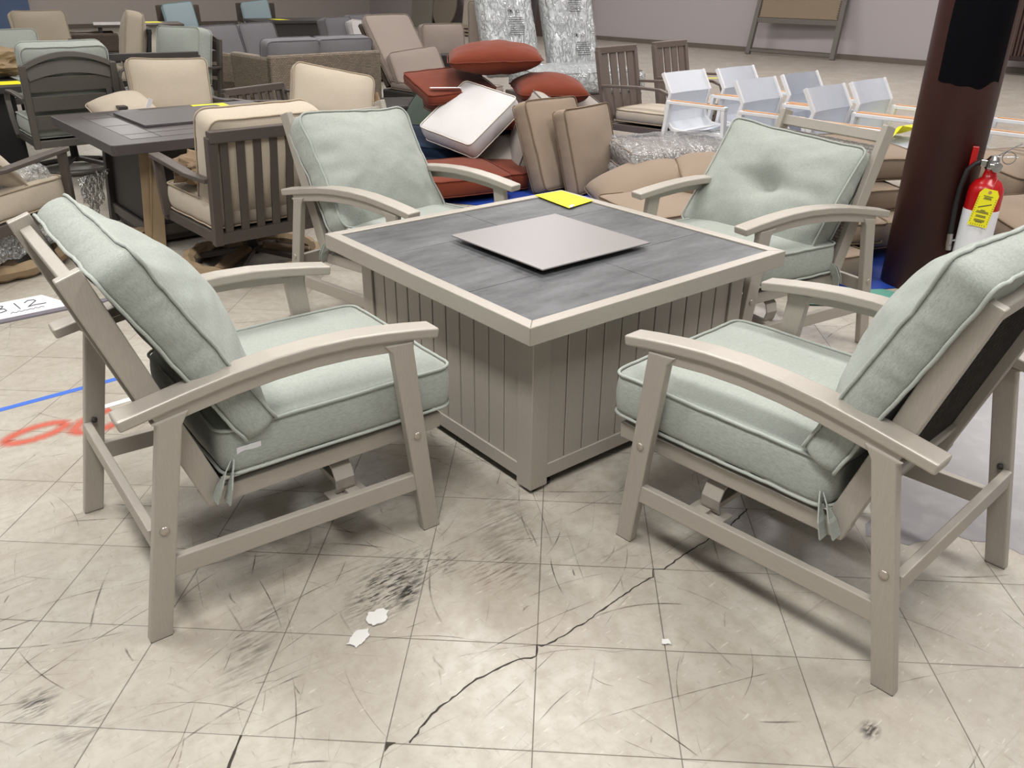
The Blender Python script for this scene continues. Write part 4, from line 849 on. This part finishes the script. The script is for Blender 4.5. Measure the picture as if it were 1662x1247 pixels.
tarp('blue_tarp', 'blue tarpaulin spread on the floor under the cushions', [(1.35, 2.9), (1.75, 2.2), (1.75, 1.6), (1.8, .6), (1.75, .05), (2.0, -.15), (3.9, -.4), (4.2, 2.3), (3.3, 4.3), (1.7, 4.4)], .004, blue_tarp, 6)
tarp('teal_mat', 'teal green sheet edge on the floor left of the column', [(1.62, .0), (1.95, -.33), (2.3, -.62), (2.2, -.25), (2.05, -.02), (1.8, .08)], .008, teal, 7)
G = 'tan cushions piled behind the far sage chair'
cush('heap_cushion', 'tan', 'long tan pillow arching up from the floor by the plastic-wrapped stack', 'pillow', ((2.42, 1.80, .17), Vector((.80, -.42, .30)), Vector((.30, .88, .10))), G, W=.66, H=.5, T=.20, puff=.02, seed=111, n=22, r=.05, knife=True)
cush('heap_cushion', 'tan', 'tan pillow peeking out left behind the tufted sage cushion', 'pillow', ((2.78, 1.45, .24), Vector((.75, -.65, .0)), Vector((.62, .75, .18))), G, W=.5, H=.5, T=.13, puff=.045, seed=112, n=20, r=.06)
cush('heap_cushion', 'tan', 'flat tan cushion on the tarp behind the sage chair left arm', 'cushion', ((2.22, 1.38, .10), Vector((.95, -.25, 0)), Vector((.25, .95, .02))), G, W=.66, H=.62, T=.10, puff=.03, seed=113, n=20)
cush('heap_cushion', 'tan', 'tan box cushion at the bottom of the pile left of the column', 'cushion', ((2.08, .33, .075), Vector((.95, -.2, 0)), Vector((.2, .95, 0))), G, W=.55, H=.60, T=.13, puff=.012, seed=114, n=20, r=.03)
cush('heap_cushion', 'tan', 'plump tan pillow in the middle of the pile left of the column', 'pillow', ((2.36, .40, .235), Vector((.9, -.4, -.03)), Vector((.4, .9, .1))), G, W=.56, H=.56, T=.11, puff=.04, seed=115, n=20, r=.06, pinch=.02)
cush('heap_cushion', 'tan', 'upper tan pillow partly hidden behind the sage chair upright', 'pillow', ((2.78, .60, .30), Vector((.9, -.35, 0)), Vector((.35, .9, .05))), G, W=.6, H=.6, T=.12, puff=.03, seed=116, n=18, r=.06)
cush('heap_cushion', 'tan', 'tan box cushion topping the pile just left of the column', 'cushion', ((3.05, .62, .46), Vector((.93, -.35, -.03)), Vector((.35, .93, .08))), G, W=.62, H=.6, T=.12, puff=.03, seed=117, n=18, r=.03)
cush('heap_cushion', 'tan', 'tan cushion on the tarp right behind the pile', 'cushion', ((3.0, .35, .13), Vector((.93, -.35, 0)), Vector((.35, .93, 0))), G, W=.66, H=.62, T=.14, puff=.02, seed=118, n=14, r=.03)
G = 'tan cushions right of the column'
for k, (c, wv, hv, lb) in enumerate([((3.72, -.12, .40), (.9, -.4, 0), (.4, .9, .1), 'uppermost tan pillow right of the column'), ((3.12, -.52, .26), (.85, -.5, .05), (.5, .85, .15), 'nearest tan pillow right of the fire extinguisher'),
                                      ((3.62, -.25, .22), (.9, -.3, 0), (.3, .9, 0), 'middle tan pillow right of the fire extinguisher'), ((3.25, -.35, .09), (.9, -.4, 0), (.4, .9, 0), 'bottom tan cushion right of the fire extinguisher'), ((3.75, -.2, .08), (.9, -.2, 0), (.2, .9, 0), 'tan cushion on the floor at the right edge behind the others')]):
    cush('heap_cushion', 'tan' if k < 2 else 'taupe', lb, 'cushion', (c, Vector(wv), Vector(hv)), G, W=.6, H=.58, T=.12, puff=.045 if k < 3 else .02, seed=120 + k, n=18, r=.06)

# plastic-wrapped flat stack
wrapc = plain('wrapped_taupe', '#8B7466', .7, var=.15, scale=6)
def wrapped(label, c, wv, hv, W, H, T, seed, clabel, fab='taupe', marks=None, mt=film_t, grp='plastic-wrapped cushions', bag='plastic_bag'):
    o = cush('wrapped_cushion', fab, clabel, 'cushion', (c, Vector(wv), Vector(hv)), grp, W=W, H=H, T=T, puff=.02, seed=seed, n=14)
    bm = NB(); n = 30; g = {}
    for s in (-1, 1):
        for i in range(n+1):
            for j in range(n+1):
                u, v = -1 + 2*i/n, -1 + 2*j/n; x, y = rsq(u, v, W + .05, H + .06, .04); e = max(abs(u), abs(v))
                z = s * ((T/2 + .03) * (1 - e ** 12 * .5) + .012 * noise.noise(Vector((x*9, y*9, seed + s))) + .01 * noise.noise(Vector((x*26, y*26, seed))) + .01*(1-u*u)*(1-v*v))
                g[s, i, j] = bm.verts.new((x, y, z))
        for i in range(n):
            for j in range(n): bm.faces.new([g[s, a, b] for a, b in ((i, j), (i+1, j), (i+1, j+1), (i, j+1))])
    per = [(i, 0) for i in range(n)] + [(n, j) for j in range(n)] + [(n-i, n) for i in range(n)] + [(0, n-j) for j in range(n)]
    for q in range(len(per)):
        a, b = per[q], per[(q+1) % len(per)]; bm.faces.new((g[-1, a[0], a[1]], g[-1, b[0], b[1]], g[1, b[0], b[1]], g[1, a[0], a[1]]))
    b_ = tag(link(bag, bm, mt, smooth=True), label, 'plastic bag', 'clear plastic bags around cushions'); pose(b_, c, wv, hv)
    if marks:
        bm = NB(); z0 = T/2 + .062
        for mx, my, sc in marks['sym']:
            # mobius-style recycling triangle and a two-part round mark, as printed on the bag
            for k in range(3):
                a = R(90 + 120*k); b2 = R(90 + 120*(k+1)); p = Vector((mx + sc*math.cos(a), my + sc*math.sin(a), z0)); q_ = Vector((mx + sc*math.cos(b2), my + sc*math.sin(b2), z0)); bar(bm, p.lerp(q_, .18), p.lerp(q_, .88), sc*.22, .001)
            pts = [(mx - sc*3 + sc*.8*math.cos(R(a)), my + sc*.8*math.sin(R(a)), z0) for a in range(-60, 200, 20)]; tube(bm, pts, sc*.16, 5, flat=.2)
            box(bm, (mx - sc*2.9, my + sc*.1, z0), (sc*.7, sc*.9, .001)); 
        link('recycling_mark', bm, ink, b_); bm = NB()
        for tx_, ty_, tw, rows in marks['txt']:
            rnd = random.Random(int(seed))
            for k in range(rows): box(bm, (tx_ - tw*.0 + rnd.uniform(-.01, .01), ty_ - k*.024, z0), (tw * rnd.uniform(.75, 1.0), .006, .001))
        link('printed_text', bm, ink, b_)
    return b_
G_ = None
wrapped('top clear bag with black print on the flat wrapped stack behind the sage chair', (3.05, 1.92, .30), (.86, -.5, .03), (.5, .86, .0), 1.0, .72, .12, 131, 'taupe cushion in the top bag of the flat wrapped stack', marks={'sym': [(.34, .02, .022)], 'txt': [(.08, .12, .30, 6), (-.32, .05, .22, 4)]})
wrapped('lower clear bag of the flat wrapped stack behind the tan pillows', (3.05, 1.92, .13), (.86, -.5, 0), (.5, .86, .0), 1.04, .76, .16, 132, 'taupe cushion in the lower bag of the flat wrapped stack')
# bagged standing cushions on the bagged base
wrapped('left standing clear bag with printed recycling symbols', (4.62, 6.0, .93), (.97, -.24, 0), (-.02, .42, .9), .62, 1.05, .16, 133, 'grey lounge cushion standing in the left clear bag', fab='pale', mt=film_b, marks={'sym': [(.10, .12, .03)], 'txt': [(.06, .05, .20, 9), (.12, -.28, .14, 6)]})
wrapped('right standing clear bag with printed recycling symbols', (5.38, 5.78, .92), (.97, -.24, 0), (.03, .36, .92), .60, 1.08, .16, 134, 'grey lounge cushion standing in the right clear bag', fab='pale', mt=film_b, marks={'sym': [(.10, -.14, .03)], 'txt': [(.05, .30, .18, 8), (.08, -.22, .20, 7)]})
wrapped('clear bag lying flat below the two standing bags', (5.0, 5.20, .42), (.97, -.24, 0), (.24, .97, .03), 1.3, .75, .20, 135, 'grey cushion in the flat bag below the standing ones', fab='pale', mt=film_b)
bm = NB(); box(bm, (0, 0, .16), (1.35, .8, .24)); box(bm, (0, 0, .02), (1.2, .7, .04)); o = tag(link('wooden_platform', bm, brown_w, None, .01), 'brown sofa base under the bagged grey cushions', 'sofa base'); o.location = (5.0, 5.25, 0); o.rotation_euler = (0, 0, R(-14))
cush('lounge_pad', 'taupe', 'folded taupe pad standing left of the bagged cushions', 'cushion', ((4.72, 6.55, .88), Vector((.55, -.8, .02)), Vector((-.12, .2, .95))), W=.36, H=.62, T=.13, puff=.03, seed=136, n=14)

# ------------------------------------------------------------------ brown slat swivel chairs
def slat_chair(label, x, y, hd, lab2, seed):
    c = (x, y, hd); dark_chair(label, x, y, hd, mt=brown_w, W=.60, bt=.88, arms='curved', group='brown slat swivel dining chairs', name='swivel_dining_chair', slats=4, lean=.2)
    cush('seat_cushion', 'taupe' if False else 'beige', lab2, 'seat cushion', in_chair(c, (.03, 0, .37), (0, -1, 0), (1, 0, 0)), 'beige dining seat cushions', W=.54, H=.56, T=.09, puff=.03, seed=seed, n=16, r=.08)
SH = R(-80)
slat_chair('nearer brown slat-back swivel dining chair with beige seat', 3.88, 3.0, SH, 'beige seat cushion on the nearer brown swivel chair', 141)
slat_chair('farther brown slat-back swivel dining chair with a yellow card on its arm', 4.80, 3.19, SH, 'beige seat cushion on the farther brown swivel chair', 142)
card('price_card', 'yellow card on the arm of the farther brown swivel chair', [(4.35, 2.99), (4.53, 2.92), (4.70, 2.79), (4.50, 2.89)], .640, lift=.02)
# ------------------------------------------------------------------ white sling chairs
def white_chair():
    r = root('sling_armchair', None, 'chair')
    prof = [(.30, .40), (.20, .415), (.05, .405), (-.10, .395), (-.20, .405), (-.255, .45), (-.275, .52), (-.262, .60), (-.245, .66), (-.33, .80)]
    bm = NB(); n = 10; g = []
    for x, z in prof: g.append([bm.verts.new((x - .018 * (1 - (2*j/n - 1)**2) * (1 if z > .45 else 0), (j/n - .5) * .48, z - .012 * (1 - (2*j/n - 1)**2) * (1 if z < .45 else 0))) for j in range(n + 1)])
    for i in range(len(prof) - 1):
        for j in range(n): bm.faces.new((g[i][j], g[i+1][j], g[i+1][j+1], g[i][j+1]))
    bmesh.ops.solidify(bm, geom=list(bm.faces), thickness=.004); o = link('sling_seat', bm, sling, r)
    for s in (-1, 1):
        bm = NB(); sweep(bm, [(x, s*.25, z) for x, z in prof], .022, .028); link('side_rail', bm, wht, r, .003)
        bm = NB(); bar(bm, (-.24, s*.285, .605), (.28, s*.285, .605), .045, .025); link('armrest', bm, wht, r, .004)
        bm = NB(); box(bm, (.02, s*.285, .620), (.46, .030, .008)); link('arm_slat', bm, teak, r, .002)
        bm = NB(); bar(bm, (.26, s*.285, .605), (.31, s*.285, 0), .042, .028, (1, 0, 0)); link('leg', bm, wht, r, .003)
        bm = NB(); bar(bm, (-.22, s*.285, .605), (-.30, s*.285, 0), .042, .028, (1, 0, 0)); link('leg', bm, wht, r, .003)
    for x in (.29, -.14): bm = NB(); bar(bm, (x, -.29, .385), (x, .29, .385), .03, .03); link('cross_rail', bm, wht, r)
    return r
wp = white_chair()
WCH = [(3.46, 2.02, 'frontmost white sling armchair of the left row, next to the brown swivel chair'), (4.07, 2.00, 'first white sling armchair of the rear row, behind the frontmost one'), (3.46, 1.36, 'second white sling armchair of the front row'),
       (4.10, 1.42, 'second white sling armchair of the rear row'), (3.46, .80, 'third white sling armchair of the front row, above the tufted cushion'), (4.07, .84, 'third white sling armchair of the rear row, yellow card on its seat'),
       (4.02, .10, 'white sling armchair visible right of the column'), (3.48, -.62, 'white sling armchair behind the tan pillows at the right edge')]
for i, (x, y, lb) in enumerate(WCH):
    c = wp if i == 0 else copy_tree(wp); c.location = (x, y, 0); c.rotation_euler = (0, 0, R(-86)); c['label'] = lb; c['group'] = 'white sling armchairs in two rows'
card('price_card', 'crumpled yellow card on a white sling seat left of the column', [(4.08, .92), (4.35, .82), (4.40, .95), (4.2, 1.08)], .43, lift=.05)

# ------------------------------------------------------------------ things along the walls
hbd = root('headboard', 'upholstered tan headboard with grey wood legs leaning on the right wall', 'headboard', (14.45, 8.78, 0), R(3.5))
LN = .22
HP = lambda y, z: Vector((LN * z * .9, y, z))
for s in (-1, 1): bm = NB(); bar(bm, HP(s*.99, 0), HP(s*.93, 2.0), .10, .08, (1, 0, 0)); link('post', bm, plain('gray_wood', '#6E6862', .6), hbd, .004)
bm = NB(); bar(bm, HP(-.95, .68), HP(.95, .68), .05, .10); bar(bm, HP(-.95, .08), HP(.95, .08), .05, .05); link('cross_rail', bm, MATS['gray_wood'], hbd, .004)
bm = NB(); bar(bm, HP(0, .73), HP(0, 1.95), 1.80, .06, (1, 0, 0)); link('upholstered_panel', bm, plain('tan_linen', '#8E7F6A', .9), hbd, .01)
bm = NB()
for s in (-1, 1):
    for k in range(28):
        p = HP(s*.885, .78 + k*.042) + Vector((-.034, 0, 0)); bmesh.ops.create_icosphere(bm, subdivisions=1, radius=.013, matrix=Matrix.Translation(p))
link('nail_heads', bm, dkm, hbd)
sh = root('slatted_screen', 'dark red-brown slatted screen leaning on the right wall past the column', 'screen', (14.4, 4.45, 0), R(2))
bm = NB(); box(bm, (0, -.6, 1.25), (.06, 1.75, 2.0)); link('backing', bm, plain('dark_redwood', '#2B1A17', .6), sh)
bm = NB()
for k in range(28): box(bm, (-.045, -1.42 + .06*k, 1.28), (.03, .03, 1.95))
link('slats', bm, plain('redwood_slat', '#4A322B', .6), sh); bm = NB(); box(bm, (-.05, -.6, .28), (.06, 1.8, .08)); link('bottom_rail', bm, plain('dark_redwood2', '#2A1512', .6), sh)
bm = NB(); box(bm, (0, .2, .12), (.05, .08, .24)); box(bm, (0, -1.4, .12), (.05, .08, .24)); link('leg', bm, dkm2, sh)
bm = NB(); lathe(bm, [(.62, 0), (.62, .04)], 48); o = tag(link('round_tabletop', bm, plain('round_greige', '#827869', .7), None, .004), 'round greige tabletop leaning on the wall in the far corner', 'tabletop'); o.matrix_world = Matrix.Translation((14.45, 21.3, .63)) @ Matrix.Rotation(R(-78), 4, 'Y')
for nm, y, wd, hh, col_, lb in [('wall_panel', 22.7, 1.2, 2.0, '#8C877C', 'pale grey-green panel leaning left of the round tabletop'), ('wall_panel', 19.85, 1.15, 2.0, '#B8B0A0', 'cream white panel leaning right of the round tabletop'), ('wall_panel', 18.2, 1.7, 2.2, '#3A2C24', 'dark brown wooden panel standing behind the bagged cushions'), ('wall_panel', 16.2, 1.6, 2.2, '#4A3A30', 'brown wooden panel standing behind the right bagged cushion')]:
    bm = NB(); box(bm, (0, 0, hh/2), (.05, wd, hh)); o = tag(link(nm, bm, plain('pnl' + col_, col_, .6, var=.06, scale=3), None, .004), lb, 'panel', 'panels leaning on the right wall'); o.location = (14.45, y, .0); o.rotation_euler = (0, R(8), 0)
bd = plain('pale_board', '#8F8371', .7, var=.15)
for k in range(3):
    bm = NB(); box(bm, (0, 0, 0), (.5, 3.2 - .3*k, .06)); o = tag(link('wood_board', bm, bd, None, .004), ['long pale board at the bottom of the stack by the far wall', 'middle pale board of the stack by the far wall', 'top pale board of the stack by the far wall'][k], 'board', 'pale boards on the floor'); o.location = (12.9, 17.2 + .1*k, .06 + .09*k); o.rotation_euler = (0, 0, R(4*k))
